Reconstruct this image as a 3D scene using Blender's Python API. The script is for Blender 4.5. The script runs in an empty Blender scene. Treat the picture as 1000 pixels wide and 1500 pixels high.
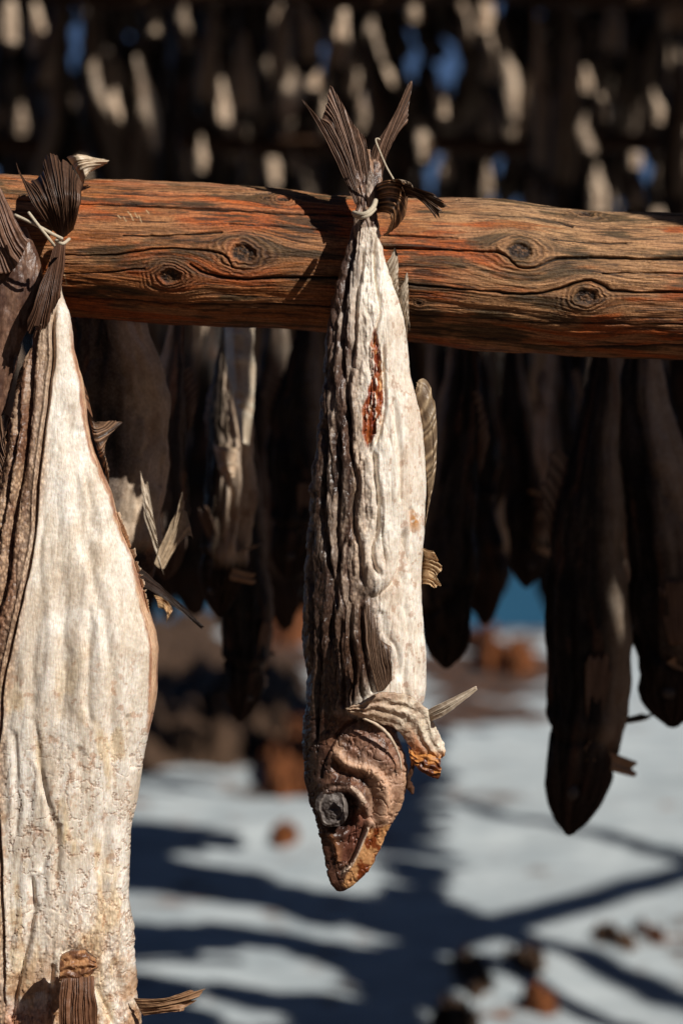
import bpy, math, random
import numpy as np
from mathutils import Vector
random.seed(7)
R = math.radians
scene = bpy.context.scene
COL = scene.collection
F = 3500.0      # focal length in photo pixels
D = 2.1         # camera to hero plane
H = 1.5         # camera height
S = D / F

def W(px, py, Y=0.0):
    k = (D + Y) / F
    return ((px - 500) * k, Y, H + (750 - py) * k)

# ------------------------------------------------------------------ noise
def _h(ix, iy, iz, seed):
    h = (ix.astype(np.int64) * 374761393 + iy.astype(np.int64) * 668265263 + iz.astype(np.int64) * 1274126177 + seed * 974634777) & 0xffffffff
    h = ((h ^ (h >> 13)) * 1274126177) & 0xffffffff
    h = ((h ^ (h >> 16)) * 668265263) & 0xffffffff
    return ((h ^ (h >> 15)) & 0xffffff) / float(0xffffff)

def vn(x, y, z=None, seed=0):
    x = np.asarray(x, float); y = np.asarray(y, float)
    x, y = np.broadcast_arrays(x, y)
    three = z is not None
    z = np.zeros_like(x) if z is None else np.broadcast_to(np.asarray(z, float), x.shape)
    ix, iy, iz = np.floor(x), np.floor(y), np.floor(z)
    fx, fy, fz = x - ix, y - iy, z - iz
    q = lambda t: t * t * t * (t * (t * 6 - 15) + 10)
    fx, fy, fz = q(fx), q(fy), q(fz)
    def lay(k):
        a = _h(ix, iy, iz + k, seed) * (1 - fx) + _h(ix + 1, iy, iz + k, seed) * fx
        b = _h(ix, iy + 1, iz + k, seed) * (1 - fx) + _h(ix + 1, iy + 1, iz + k, seed) * fx
        return a * (1 - fy) + b * fy
    if not three: return lay(0)
    return lay(0) * (1 - fz) + lay(1) * fz

def fbm(x, y, z=None, seed=0, o=4):
    s = 0; a = .5; t = 0; k = 1.0
    for i in range(o):
        s = s + a * vn(x * k, y * k, None if z is None else z * k, seed + i * 17); t += a; a *= .55; k *= 2.03
    return s / t

def sm(a, b, x):
    t = np.clip((x - a) / (b - a), 0, 1); return t * t * (3 - 2 * t)

def mixc(c, d, m):
    return c * (1 - m[..., None]) + np.asarray(d, float) * m[..., None]

def smooth(pts, n=8):
    P = np.array(pts, float)
    if len(P) < 3: return P
    Q = np.vstack([2 * P[0] - P[1], P, 2 * P[-1] - P[-2]]); out = []
    for i in range(1, len(Q) - 2):
        for k in range(n):
            t = k / n
            out.append(.5 * ((2 * Q[i]) + (-Q[i-1] + Q[i+1]) * t + (2*Q[i-1] - 5*Q[i] + 4*Q[i+1] - Q[i+2]) * t*t + (-Q[i-1] + 3*Q[i] - 3*Q[i+1] + Q[i+2]) * t**3))
    out.append(P[-1])
    return np.array(out)

def dist(PX, PY, pts, n=3, reach=40):
    """distance to a polyline and position along it (0..1), inf beyond reach"""
    P = smooth(pts, n) if len(pts) > 2 else np.array(pts, float)
    d = np.full(PX.shape, 1e9); tt = np.zeros(PX.shape)
    lo, hi = P.min(0) - reach, P.max(0) + reach
    m = (PX > lo[0]) & (PX < hi[0]) & (PY > lo[1]) & (PY < hi[1])
    x, y = PX[m], PY[m]
    if x.size == 0: return d, tt
    bd = np.full(x.shape, 1e9); bt = np.zeros(x.shape)
    N = len(P) - 1
    for i in range(N):
        a, b = P[i], P[i+1]; v = b - a; L = max(1e-9, v @ v)
        t = np.clip(((x - a[0]) * v[0] + (y - a[1]) * v[1]) / L, 0, 1)
        dd = np.hypot(x - a[0] - t * v[0], y - a[1] - t * v[1])
        k = dd < bd; bd[k] = dd[k]; bt[k] = ((i + t) / N)[k]
    d[m] = bd; tt[m] = bt
    return d, tt

def inside(PX, PY, poly):
    P = np.array(poly, float); r = np.zeros(PX.shape, bool); j = len(P) - 1
    for i in range(len(P)):
        c = ((P[i,1] > PY) != (P[j,1] > PY)) & (PX < (P[j,0]-P[i,0]) * (PY-P[i,1]) / (P[j,1]-P[i,1] + 1e-12) + P[i,0])
        r ^= c; j = i
    return r

def polymask(PX, PY, poly, soft=2.0):
    d, _ = dist(PX, PY, list(poly) + [poly[0]], n=1, reach=soft * 2 + 2)
    i = inside(PX, PY, poly)
    return np.where(i, sm(-soft, soft, np.minimum(d, soft)), 1 - sm(-soft, soft, np.minimum(d, soft)))

# ------------------------------------------------------------------ objects
def grid(name, X, Y, Z, mat, col=None, parent=None, closed=False, origin=None, capends=False, two=None):
    n, m = X.shape
    ox = origin if origin is not None else (0, 0, 0)
    co = np.stack([X - ox[0], Y - ox[1], Z - ox[2]], -1).reshape(-1, 3)
    i = np.arange(n - 1)[:, None]; j = np.arange(m if closed else m - 1)[None, :]
    j2 = (j + 1) % m
    q = np.stack([i*m + j + 0*i, i*m + j2, (i+1)*m + j2, (i+1)*m + j + 0*i], -1).reshape(-1, 4)
    if two is not None:   # thickness: second skin behind the first and a rim
        N = n * m
        co2 = np.stack([X - ox[0] + two[0], Y - ox[1] + two[1], Z - ox[2] + two[2]], -1).reshape(-1, 3)
        co = np.vstack([co, co2])
        q2 = q[:, ::-1] + N
        rim = []
        b = [k for k in range(m)] + [k*m + m-1 for k in range(1, n)] + [(n-1)*m + k for k in range(m-2, -1, -1)] + [k*m for k in range(n-2, 0, -1)]
        b = np.array(b); c = np.roll(b, -1)
        rim = np.stack([b, b + N, c + N, c], -1)
        q = np.vstack([q, q2, rim])
        if col is not None: col = np.concatenate([col.reshape(-1, col.shape[-1])] * 2)
    faces = q
    me = bpy.data.meshes.new(name)
    me.vertices.add(len(co)); me.vertices.foreach_set('co', co.astype(np.float32).ravel())
    me.loops.add(faces.size); me.loops.foreach_set('vertex_index', faces.astype(np.int32).ravel())
    me.polygons.add(len(faces)); me.polygons.foreach_set('loop_start', (np.arange(len(faces)) * 4).astype(np.int32))
    me.polygons.foreach_set('loop_total', np.full(len(faces), 4, np.int32))
    me.polygons.foreach_set('use_smooth', np.ones(len(faces), bool))
    me.update(); me.validate()
    if col is not None:
        c = col.reshape(-1, col.shape[-1])
        if c.shape[1] == 3: c = np.hstack([c, np.ones((len(c), 1))])
        a = me.color_attributes.new('Col', 'FLOAT_COLOR', 'POINT')
        a.data.foreach_set('color', np.clip(c, 0, 1).astype(np.float32).ravel())
    me.materials.append(mat)
    o = bpy.data.objects.new(name, me); COL.objects.link(o)
    if origin is not None and parent is None: o.location = origin
    if parent is not None: o.parent = parent
    return o

def tube(name, pts, rad, mat, parent=None, origin=None, seg=10, sub=6, col=None, rough=0.0):
    P = smooth(pts, sub); n = len(P)
    if np.isscalar(rad): rr = np.full(n, rad)
    else: rr = np.interp(np.linspace(0, 1, n), np.linspace(0, 1, len(rad)), rad)
    T = np.gradient(P, axis=0); T /= np.linalg.norm(T, axis=1)[:, None] + 1e-12
    ref = np.array([0, 1, 0.13]) if abs(T[:, 1]).mean() < .8 else np.array([1, 0, 0.1])
    A = np.cross(T, ref); A /= np.linalg.norm(A, axis=1)[:, None] + 1e-12
    B = np.cross(T, A)
    th = np.linspace(0, 2*math.pi, seg, endpoint=False)
    q = rr[:, None] * (1 + rough * (vn(np.arange(n)[:, None] * .7, th[None, :] * 1.5, seed=5) - .5))
    V = P[:, None, :] + q[..., None] * (np.cos(th)[None, :, None] * A[:, None, :] + np.sin(th)[None, :, None] * B[:, None, :])
    V = np.concatenate([np.repeat(P[:1, None, :], seg, 1), V, np.repeat(P[-1:, None, :], seg, 1)])
    c = None
    if col is not None: c = np.broadcast_to(np.array(col, float), V.shape[:2] + (len(col),)).copy()
    return grid(name, V[..., 0], V[..., 1], V[..., 2], mat, c, parent, closed=True, origin=origin)

def thing(name, label, cat, loc=(0, 0, 0), group=None):
    o = bpy.data.objects.new(name, None); COL.objects.link(o); o.location = loc
    o.empty_display_size = .02
    return tag(o, label, cat, group)

def tag(o, label=None, cat=None, group=None, kind=None):
    if label: o['label'] = label
    if cat: o['category'] = cat
    if group: o['group'] = group
    if kind: o['kind'] = kind
    return o

# ------------------------------------------------------------------ materials
def mat_new(name):
    m = bpy.data.materials.new(name); m.use_nodes = True
    nt = m.node_tree; b = nt.nodes['Principled BSDF']
    return m, nt, b, (lambda t, **k: _node(nt, t, k)), nt.links.new
def _node(nt, t, k):
    n = nt.nodes.new(t)
    for a, v in k.items(): setattr(n, a, v)
    return n
def noise(nt, L, co, scale, detail=4, rough=.55, dist_=0, vec=None):
    n = nt.nodes.new('ShaderNodeTexNoise'); n.inputs['Scale'].default_value = scale
    n.inputs['Detail'].default_value = detail; n.inputs['Roughness'].default_value = rough; n.inputs['Distortion'].default_value = dist_
    if vec is not None:
        mp = nt.nodes.new('ShaderNodeMapping'); mp.inputs['Scale'].default_value = vec
        L(co, mp.inputs[0]); L(mp.outputs[0], n.inputs['Vector'])
    else: L(co, n.inputs['Vector'])
    return n.outputs['Fac']
def ramp(nt, L, fac, stops):
    r = nt.nodes.new('ShaderNodeValToRGB'); e = r.color_ramp.elements
    while len(e) < len(stops): e.new(.5)
    for k, (p, c) in enumerate(stops):
        e[k].position = p; e[k].color = (*c, 1) if len(c) == 3 else c
    L(fac, r.inputs[0]); return r.outputs[0]
def math_(nt, L, op, a, b):
    n = nt.nodes.new('ShaderNodeMath'); n.operation = op
    for k, v in enumerate((a, b)):
        if isinstance(v, (int, float)): n.inputs[k].default_value = v
        else: L(v, n.inputs[k])
    return n.outputs[0]
def mixrgb(nt, L, mode, f, a, b):
    n = nt.nodes.new('ShaderNodeMix'); n.data_type = 'RGBA'; n.blend_type = mode
    if isinstance(f, (int, float)): n.inputs[0].default_value = f
    else: L(f, n.inputs[0])
    for k, v in ((6, a), (7, b)):
        if isinstance(v, tuple): n.inputs[k].default_value = (*v, 1)
        else: L(v, n.inputs[k])
    return n.outputs[2]

def fish_material(name, hero=True):
    m, nt, b, N, L = mat_new(name)
    tc = N('ShaderNodeTexCoord').outputs['Object']
    at = N('ShaderNodeAttribute', attribute_name='Col')
    mott = noise(nt, L, tc, 260, 5, .65)
    fib = noise(nt, L, tc, 1.0, 5, .6, 0, (900, 900, 110))
    blot = noise(nt, L, tc, 45, 4, .6)
    c = mixrgb(nt, L, 'MULTIPLY', 1.0, at.outputs['Color'], ramp(nt, L, mott, [(.3, (.84, .80, .76)), (.6, (1.04, 1.03, 1.02))]))
    c = mixrgb(nt, L, 'MULTIPLY', .55, c, ramp(nt, L, fib, [(.32, (.58, .48, .40)), (.58, (1.05, 1.05, 1.05))]))
    c = mixrgb(nt, L, 'MULTIPLY', .5, c, ramp(nt, L, blot, [(.35, (.72, .62, .52)), (.6, (1.05, 1.05, 1.05))]))
    # scales where alpha of Col says skin
    mp = N('ShaderNodeMapping'); mp.inputs['Scale'].default_value = (1, .8, .62); L(tc, mp.inputs[0])
    vo = N('ShaderNodeTexVoronoi'); vo.feature = 'F1'; vo.inputs['Scale'].default_value = 410; L(mp.outputs[0], vo.inputs['Vector'])
    sc = ramp(nt, L, vo.outputs['Distance'], [(.25, (1.25, 1.2, 1.12)), (.62, (.42, .36, .33))])
    c = mixrgb(nt, L, 'MULTIPLY', math_(nt, L, 'MULTIPLY', at.outputs['Alpha'], .8), c, sc)
    L(c, b.inputs['Base Color'])
    rr = ramp(nt, L, c, [(.03, (.30,)*3), (.35, (.55,)*3), (.8, (.5,)*3)])
    L(rr, b.inputs['Roughness'])
    b.inputs['Specular IOR Level'].default_value = .42 if hero else .08
    if hero:
        b.inputs['Subsurface Weight'].default_value = .12; b.inputs['Subsurface Radius'].default_value = (1, .5, .25); b.inputs['Subsurface Scale'].default_value = .003
    hgt = math_(nt, L, 'ADD', math_(nt, L, 'MULTIPLY', mott, .9), math_(nt, L, 'MULTIPLY', fib, .8))
    sv = math_(nt, L, 'MULTIPLY', math_(nt, L, 'SUBTRACT', .7, vo.outputs['Distance']), math_(nt, L, 'MULTIPLY', at.outputs['Alpha'], .9))
    hgt = math_(nt, L, 'ADD', hgt, sv)
    bp = N('ShaderNodeBump'); bp.inputs['Strength'].default_value = .5; bp.inputs['Distance'].default_value = .0007
    L(hgt, bp.inputs['Height']); L(bp.outputs[0], b.inputs['Normal'])
    return m

def fin_material(name):
    m, nt, b, N, L = mat_new(name)
    tc = N('ShaderNodeTexCoord').outputs['Object']
    at = N('ShaderNodeAttribute', attribute_name='Col')
    n = noise(nt, L, tc, 330, 4, .6)
    c = mixrgb(nt, L, 'MULTIPLY', .9, at.outputs['Color'], ramp(nt, L, n, [(.3, (.72, .66, .6)), (.65, (1.1, 1.1, 1.1))]))
    L(c, b.inputs['Base Color']); b.inputs['Roughness'].default_value = .42
    bp = N('ShaderNodeBump'); bp.inputs['Strength'].default_value = .6; bp.inputs['Distance'].default_value = .0006
    L(n, bp.inputs['Height']); L(bp.outputs[0], b.inputs['Normal'])
    tr = N('ShaderNodeBsdfTranslucent'); L(c, tr.inputs['Color'])
    mx = N('ShaderNodeMixShader'); mx.inputs[0].default_value = .22
    out = nt.nodes['Material Output']
    L(b.outputs[0], mx.inputs[1]); L(tr.outputs[0], mx.inputs[2]); L(mx.outputs[0], out.inputs['Surface'])
    return m

def wood_hero():
    m, nt, b, N, L = mat_new('weathered_log')
    tc = N('ShaderNodeTexCoord').outputs['Object']
    at = N('ShaderNodeAttribute', attribute_name='Col')
    fine = noise(nt, L, tc, 1.0, 6, .65, .0, (38, 900, 900))
    spk = noise(nt, L, tc, 420, 4, .7)
    c = mixrgb(nt, L, 'MULTIPLY', .85, at.outputs['Color'], ramp(nt, L, fine, [(.33, (.42, .36, .32)), (.52, (1.08, 1.06, 1.04))]))
    c = mixrgb(nt, L, 'MULTIPLY', .7, c, ramp(nt, L, spk, [(.32, (.5, .45, .4)), (.6, (1.1, 1.08, 1.05))]))
    L(c, b.inputs['Base Color']); b.inputs['Roughness'].default_value = .5
    b.inputs['Specular IOR Level'].default_value = .35
    h = math_(nt, L, 'ADD', fine, math_(nt, L, 'MULTIPLY', spk, .6))
    bp = N('ShaderNodeBump'); bp.inputs['Strength'].default_value = .8; bp.inputs['Distance'].default_value = .0014
    L(h, bp.inputs['Height']); L(bp.outputs[0], b.inputs['Normal'])
    return m

def simple(name, stops, scale, rough=.7, bump=.003, vec=None):
    m, nt, b, N, L = mat_new(name); b.inputs['Specular IOR Level'].default_value = .15
    tc = N('ShaderNodeTexCoord').outputs['Object']
    n = noise(nt, L, tc, scale, 6, .65, .2, vec)
    L(ramp(nt, L, n, stops), b.inputs['Base Color']); b.inputs['Roughness'].default_value = rough
    bp = N('ShaderNodeBump'); bp.inputs['Strength'].default_value = .6; bp.inputs['Distance'].default_value = bump
    L(n, bp.inputs['Height']); L(bp.outputs[0], b.inputs['Normal'])
    return m

M_FISH = fish_material('dried_fish_skin')
M_FISH_BG = fish_material('dried_fish_skin_shaded', False)  # background copy with gloss cut so its shade stays dark
M_FIN = fin_material('dried_fin')
M_LOG = wood_hero()
M_POLE = simple('rack_pole_wood', [(.3, (.02, .011, .007)), (.7, (.11, .055, .03))], 1.0, vec=(8, 120, 120))
M_TWINE = simple('twine', [(.3, (.42, .34, .24)), (.7, (.7, .62, .48))], 900, .8, .0008)

# ------------------------------------------------------------------ fish body from outlines
def crease(disp, PX, PY, front, pts, w, dep, lip=.35):
    d, t = dist(PX, PY, pts, reach=w * 6)
    wob = .6 + .8 * vn(PY * .05, PX * 0 + len(pts) * 3.3, seed=int(abs(pts[0][0]) * 7) % 97)
    fade = sm(0, .08, t) * (1 - sm(.9, 1, t))
    g = (-dep * np.exp(-(d / (w * wob)) ** 2) + lip * dep * np.exp(-((d - 2.3 * w) / (1.4 * w)) ** 2)) * fade * front
    g[d > 1e8] = 0
    return disp + g

def body(name, prof, yc, depth, feat, parent, py_step=1.0, nf=300, nb=60, origin=(0, 0, 0), flat=2.3):
    """prof: rows (py, left px, right px, depth ratio). feat(PX,PY,th,front)->(disp px, colour n*m*4)"""
    prof = np.array(prof, float)
    py = np.arange(prof[0, 0], prof[-1, 0] + .01, py_step)
    def ip(k):
        # smooth interpolation
        v = np.interp(py, prof[:, 0], prof[:, k]); ker = max(3, int(12 / py_step)) | 1
        pad = np.pad(v, ker // 2, mode='reflect', reflect_type='odd'); return np.convolve(pad, np.ones(ker) / ker, 'valid')
    Lx, Rx, dr = ip(1), ip(2), ip(3)
    Lx[0], Rx[0], Lx[-1], Rx[-1] = [(Lx[0]+Rx[0])/2]*2 + [(Lx[-1]+Rx[-1])/2]*2
    th = np.concatenate([np.linspace(0, math.pi, nf, endpoint=False), np.linspace(math.pi, 2*math.pi, nb, endpoint=False)])
    c = (Lx + Rx) / 2; w = (Rx - Lx) / 2
    # even spacing in x on the front half
    ct, st = np.cos(th), np.sin(th)
    ex = 2 / flat
    cx = np.sign(ct) * np.abs(ct) ** ex; sy = np.sign(st) * np.abs(st) ** ex
    ycen = np.array([yc(v) for v in py]) if callable(yc) else np.full(py.shape, yc)
    PX = c[:, None] + w[:, None] * cx[None]; PYY = np.repeat(py[:, None], len(th), 1)
    front = np.repeat(sm(-.05, .25, st)[None], len(py), 0)
    disp, colr = feat(PX, PYY, np.repeat(th[None], len(py), 0), front)
    edge = np.minimum(1, w / 12.0)[:, None]
    disp = disp * edge
    nx, ny = ct, -st
    dd = (w * dr)[:, None]
    X = (PX - 500 + disp * nx[None]) ; Yp = -(dd * sy[None]) + disp * ny[None]
    Z = 750 - PYY
    Yw = ycen[:, None] + Yp * S
    k = (D + ycen[:, None]) / F
    return grid(name, X * k, Yw, H + Z * k, M_FISH, colr, parent, closed=True, origin=origin)

def wrinkles(PX, PY, th, amp, seed, freq=.055, skew=0.0):
    wx = PX + 14 * (fbm(PX * .02, PY * .012, seed=seed + 3, o=3) - .5) + skew * PY
    wz = th * 3
    a = fbm(wx * freq, PY * freq * .13, wz * .25, seed=seed, o=2)
    r1 = np.clip(np.abs(2 * a - 1) * 4.5, 0, 1) ** .6
    b = fbm(wx * freq * 2.4, PY * freq * .42, wz * .4, seed=seed + 9, o=2)
    r2 = np.clip(np.abs(2 * b - 1) * 4, 0, 1) ** .7
    c = fbm(PX * .35, PY * .22, seed=seed + 21, o=3) - .5
    return amp * (r1 * .9 + r2 * .36 - .85) + c * amp * .35, r1, r2

def fin(name, base, mid, tip, nr, parent, colr, dark=(.035, .018, .011), Yd=(0, 0, 0), pleat=1.5, ragged=.15, origin=(0, 0, 0), thick=.0007, seed=1, warp=3.0, per=9, nv=70, sharp=1.0, contrast=1.0):
    """a rayed dried membrane: three edges (photo px, optional third value = depth in m)"""
    def prep(pl, yd):
        A = np.array([(p[0], p[1], (p[2] if len(p) > 2 else 0) + yd) for p in pl], float)
        A = smooth(A, 8)
        s = np.concatenate([[0], np.cumsum(np.linalg.norm(np.diff(A[:, :2], axis=0), axis=1))]); s /= max(s[-1], 1e-6)
        u = np.linspace(0, 1, nr * per)
        return np.stack([np.interp(u, s, A[:, k]) for k in range(3)], -1)
    B, Mi, T = prep(base, Yd[0]), prep(mid, Yd[1]), prep(tip, Yd[2])
    u = np.linspace(0, nr, nr * per); u = u + .35 * np.sin(u * 1.7 + seed) + .2 * np.sin(u * 3.1)
    rag = vn(u * .6, u * 0, seed=seed) * .5 + vn(u * 2.6, u * 0, seed=seed + 5) * .3 + .9 * np.clip(vn(u * 1.3, u * 0, seed=seed + 15) - .72, 0, 1) * 3
    lim = 1 - ragged * rag
    v = np.linspace(0, 1, nv)[:, None]
    t = v * lim[None, :]
    P = ((1-t)**2)[..., None] * B[None] + (2*t*(1-t))[..., None] * (2*Mi - .5*B - .5*T)[None] + (t**2)[..., None] * T[None]
    ray = np.cos(2 * math.pi * u)[None, :] * np.ones_like(t)
    ray2 = np.cos(4 * math.pi * u)[None, :] * sm(.4, .9, t)
    hgt = pleat * (ray * .8 + ray2 * .3) * (.35 + .65 * sm(0, .25, t)) * sharp
    un = u[None, :] / nr
    hgt = hgt + warp * 2 * (fbm(un * 3 + seed, t * 2.5, seed=seed + 2, o=3) - .5) * sm(0, .3, t)
    jx = 4.0 * (fbm(un * 3, t * 4, seed=seed + 8, o=3) - .5) * sm(0, .3, t)
    k = (D + P[..., 2]) / F
    X = (P[..., 0] - 500 + jx) * k; Z = H + (750 - P[..., 1]) * k; Y = P[..., 2] - hgt * S
    m = np.clip(.5 + .5 * ray * (.9 - .2 * t) + .15 * (fbm(un * 30, t * 3, seed=seed + 4) - .5), 0, 1) ** 1.3
    c0 = np.broadcast_to(np.array(colr, float), X.shape + (3,))
    if contrast < 1: m = m * contrast + (1 - contrast)
    c = mixc(np.broadcast_to(np.array(dark, float), X.shape + (3,)), np.array(colr, float), m)
    st = fbm(un * 8, t * 2, seed=seed + 6)
    c = c * (.55 + .9 * st)[..., None]
    return grid(name, X, Y, Z, M_FIN, c, parent, origin=origin, two=(0, thick, 0))

CREAM = np.array([.93, .89, .81]); TAN = np.array([.55, .41, .28]); BROWN = np.array([.155, .10, .08]); DARKB = np.array([.075, .04, .028])
ORANGE = np.array([.42, .10, .02])

def cat4(c, a): return np.concatenate([c, a[..., None]], -1)

# ================================================================== hero fish (centre)
TIE = W(532, 308, 0)
hero = thing('dried_fish', 'sharp dried cod hanging head down in the centre, its eye socket gaping', 'dried fish', TIE, 'dried fish tied over the front log')
o0 = TIE

H_CREASE = [
 ([(520,331),(517,370),(511,400),(503,450),(501,506),(504,562),(510,607),(512,657),(523,708),(518,735),(517,766),(525,797),(529,842),(532,866)], 3.6, 9),
 ([(532,361),(529,400),(521,439),(519,499),(512,540),(508,590)], 3.0, 7),
 ([(547,350),(549,400),(556,460),(549,484),(547,514)], 2.2, 5),
 ([(546,657),(549,696),(552,736),(552,772),(543,800),(546,826),(556,846)], 3.4, 8),
 ([(560,500),(562,560),(562,600),(556,632),(548,655)], 2.0, 5),
 ([(478,600),(477,663),(475,700),(473,758),(480,800),(486,842),(486,880),(484,914),(482,960)], 3.4, 8),
 ([(498,630),(498,660),(497,716),(494,772),(496,814),(492,860),(494,905)], 3.4, 9),
 ([(466,640),(462,700),(458,760),(456,830),(458,900),(462,990)], 3.0, 6),
 ([(592,770),(590,815),(580,846),(564,864),(548,874),(534,868)], 6.5, 8, .12),
 ([(575,580),(580,630),(586,690),(584,740)], 3.5, 4),
 ([(600,740),(604,790),(598,850)], 3.5, 4),
 ([(495,440),(490,520),(488,570),(484,610)], 3.0, 6),
 ([(515,880),(512,930),(518,980),(512,1030)], 3.6, 7),
 ([(500,900),(498,960),(504,1010),(500,1036)], 3.0, 6),
 ([(470,900),(470,960),(466,1030),(464,1090)], 3.0, 6),
 ([(592,880),(597,930),(590,990),(598,1030)], 3.0, 3.5),
 ([(606,900),(610,960),(607,1020)], 3.0, 3),
 ([(556,890),(564,925),(580,950),(584,1000)], 4.5, 4, .1),
 ([(528,884),(530,930),(538,985),(548,1014)], 3.0, 7),
]
def gp0(PX, yy): return np.exp(-(((PX - 545) / 36) ** 2 + ((yy - 1085) / 24) ** 2))
def hero_feat(PX, PY, th, front):
    yy = PY
    wr, r1, r2 = wrinkles(PX, PY, th, 4.2, 11)
    leftness = 1 - sm(545, 575, PX + 4 * np.sin(yy * .03))
    bodym = 1 - sm(1030, 1060, yy)
    amp = (.34 + .66 * leftness) * (bodym + .12 * (1 - bodym))
    # wrinkles die out a bit on the neck
    disp = wr * amp
    crinkle = (fbm(PX * .22, yy * .07, th, seed=31, o=4) - .5) * 3.5 * leftness * bodym
    disp += crinkle
    # knobbly beads along folds
    disp += ((vn(PX * .13, yy * .07, seed=77) - .5) * 3.5 + (vn(PX * .24, yy * .12, seed=78) - .5) * 1.3) * leftness * bodym
    disp = np.where(yy > 1045, disp * 1.0, disp)
    for cr in H_CREASE:
        disp = crease(disp, PX, yy, front, cr[0], cr[1], cr[2], cr[3] if len(cr) > 3 else .25)
    # bulging lobe
    d, t = dist(PX, yy, [(534,680),(536,740),(534,800),(545,850)], reach=60); disp += 4.5 * np.exp(-(d / 13) ** 2) * front * (d < 1e8)
    d, t = dist(PX, yy, [(566,660),(572,740),(566,800),(562,845)], reach=60); disp += 3.0 * np.exp(-(d / 14) ** 2) * front * (d < 1e8)
    # ---- colour
    m1 = fbm(PX * .03, yy * .01, seed=41, o=4)
    bound = np.interp(yy, [215, 322, 336, 360, 420, 470, 660, 800, 870, 900, 960, 1010, 1040], [640, 640, 534, 532, 528, 520, 538, 540, 556, 552, 575, 545, 520])
    bx = PX - bound + 26 * (m1 - .5)
    # the back of the fish (other side) is brown too
    backm = sm(.15, -.2, np.sin(th))
    skin = np.clip(1 - sm(-20, 17, bx + 24 * (fbm(PX * .12, yy * .03, seed=42, o=4) - .5)) + backm * .8, 0, 1)
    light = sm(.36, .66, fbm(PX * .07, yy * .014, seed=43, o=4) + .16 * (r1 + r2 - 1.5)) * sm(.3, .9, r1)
    c = np.broadcast_to(CREAM, PX.shape + (3,)).copy()
    c = mixc(c, (.74, .62, .50), sm(.52, .72, fbm(PX * .035, yy * .008, seed=44, o=4)) * .55)
    sk = np.broadcast_to(BROWN, PX.shape + (3,)).copy()
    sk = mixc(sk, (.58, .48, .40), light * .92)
    sk = mixc(sk, (.055, .034, .028), sm(.48, .66, fbm(PX * .05, yy * .02, seed=46, o=4)) * .7)
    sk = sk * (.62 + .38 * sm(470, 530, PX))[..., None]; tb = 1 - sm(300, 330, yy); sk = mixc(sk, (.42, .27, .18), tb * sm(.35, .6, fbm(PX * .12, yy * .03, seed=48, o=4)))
    # greyer lighter band between the middle creases
    band = sm(512, 522, PX) * (1 - sm(542, 552, PX)) * sm(430, 470, yy) * (1 - sm(820, 880, yy))
    sk = mixc(sk, (.58, .48, .39), band * .85)
    lowd = sm(870, 910, yy) * (1 - sm(1010, 1050, yy)) * (1 - sm(525, 545, PX))
    sk = mixc(sk, (.09, .052, .035), lowd * .75)
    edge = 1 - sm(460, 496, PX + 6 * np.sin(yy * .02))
    sk = mixc(sk, (.045, .028, .022), edge * .8 * sm(480, 560, yy))  # shaded left flank darkened in the colour
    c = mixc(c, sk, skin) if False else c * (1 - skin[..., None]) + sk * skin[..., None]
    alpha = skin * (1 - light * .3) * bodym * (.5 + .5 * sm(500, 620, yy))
    # orange raw streak
    om = polymask(PX + 9 * (fbm(yy * .07, PX * .12, seed=3, o=4) - .5), yy + 14 * (vn(PX * .2, yy * .02, seed=4) - .5), [(549,478),(554,508),(558,545),(562,590),(559,622),(548,640),(538,664),(531,642),(532,596),(543,556),(543,512)], 2.5) * front
    om = om * sm(.20, .36, fbm(PX * .22, yy * .05, seed=59, o=4))
    oc = mixc(np.broadcast_to(np.array([.40, .105, .025]), c.shape).copy(), (.22, .035, .01), sm(.45, .65, fbm(PX * .3, yy * .05, seed=52, o=3)))
    oc = mixc(oc, (.75, .40, .16), sm(.62, .72, fbm(PX * .12, yy * .06, seed=53, o=3)))
    c = c * (1 - om[..., None]) + oc * om[..., None]; disp -= om * 4.5; em_ = om * (1 - om) * 4; disp += em_ * 1.6
    disp += om * 1.5 * (fbm(PX * .4, yy * .04, seed=54, o=2) - .5)
    # small dark blood specks and flecks
    fk = sm(.66, .72, fbm(PX * .16, yy * .09, seed=57, o=4)) * front; c = mixc(c, (.45, .24, .14), fk * .5 * (1 - leftness))
    # amber stain near the right edge
    st = np.exp(-((PX - 607) / 7) ** 2 - ((yy - 760) / 22) ** 2) * sm(.4, .6, fbm(PX * .15, yy * .1, seed=55, o=3)); c = mixc(c, (.6, .28, .08), st * front)
    # ---- head
    hm = sm(1034, 1052, yy + 0 * PX)
    hc = mixc(np.broadcast_to(np.array([.145, .062, .04]), c.shape).copy(), (.30, .145, .09), sm(.42, .68, fbm(PX * .05, yy * .05, seed=60, o=5)))
    hc = mixc(hc, (.07, .035, .025), sm(.52, .7, fbm(PX * .04, yy * .03, seed=61, o=4)) * .6)
    hc = mixc(hc, (.46, .28, .19), sm(.55, .7, fbm(PX * .16, yy * .16, seed=66, o=4)) * .5); hc = mixc(hc, (.04, .02, .015), sm(.50, .64, fbm(PX * .10, yy * .08, seed=67, o=5)) * .7)
    hc = hc * .78
    # cheek plate, pale curved band
    def band_(pts, w, colr, k=1.0, sc=.1):
        nonlocal hc
        d, t = dist(PX, yy, pts, reach=w * 3)
        f = np.exp(-(d / w) ** 2) * (.5 + .7 * fbm(PX * sc, yy * sc, seed=63, o=3)) * k
        hc = mixc(hc, colr, np.clip(f, 0, 1) * front)
    band_([(494,1090),(500,1106),(514,1116),(538,1121),(556,1136),(565,1158),(562,1184),(553,1206)], 8, (.74, .50, .35), 1.25)
    band_([(582,1080),(594,1120),(594,1150),(582,1185),(566,1208)], 5, (.62, .40, .26), .9)
    band_([(560,1150),(568,1170),(556,1200)], 13, (.62, .38, .24), .7)
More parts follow.
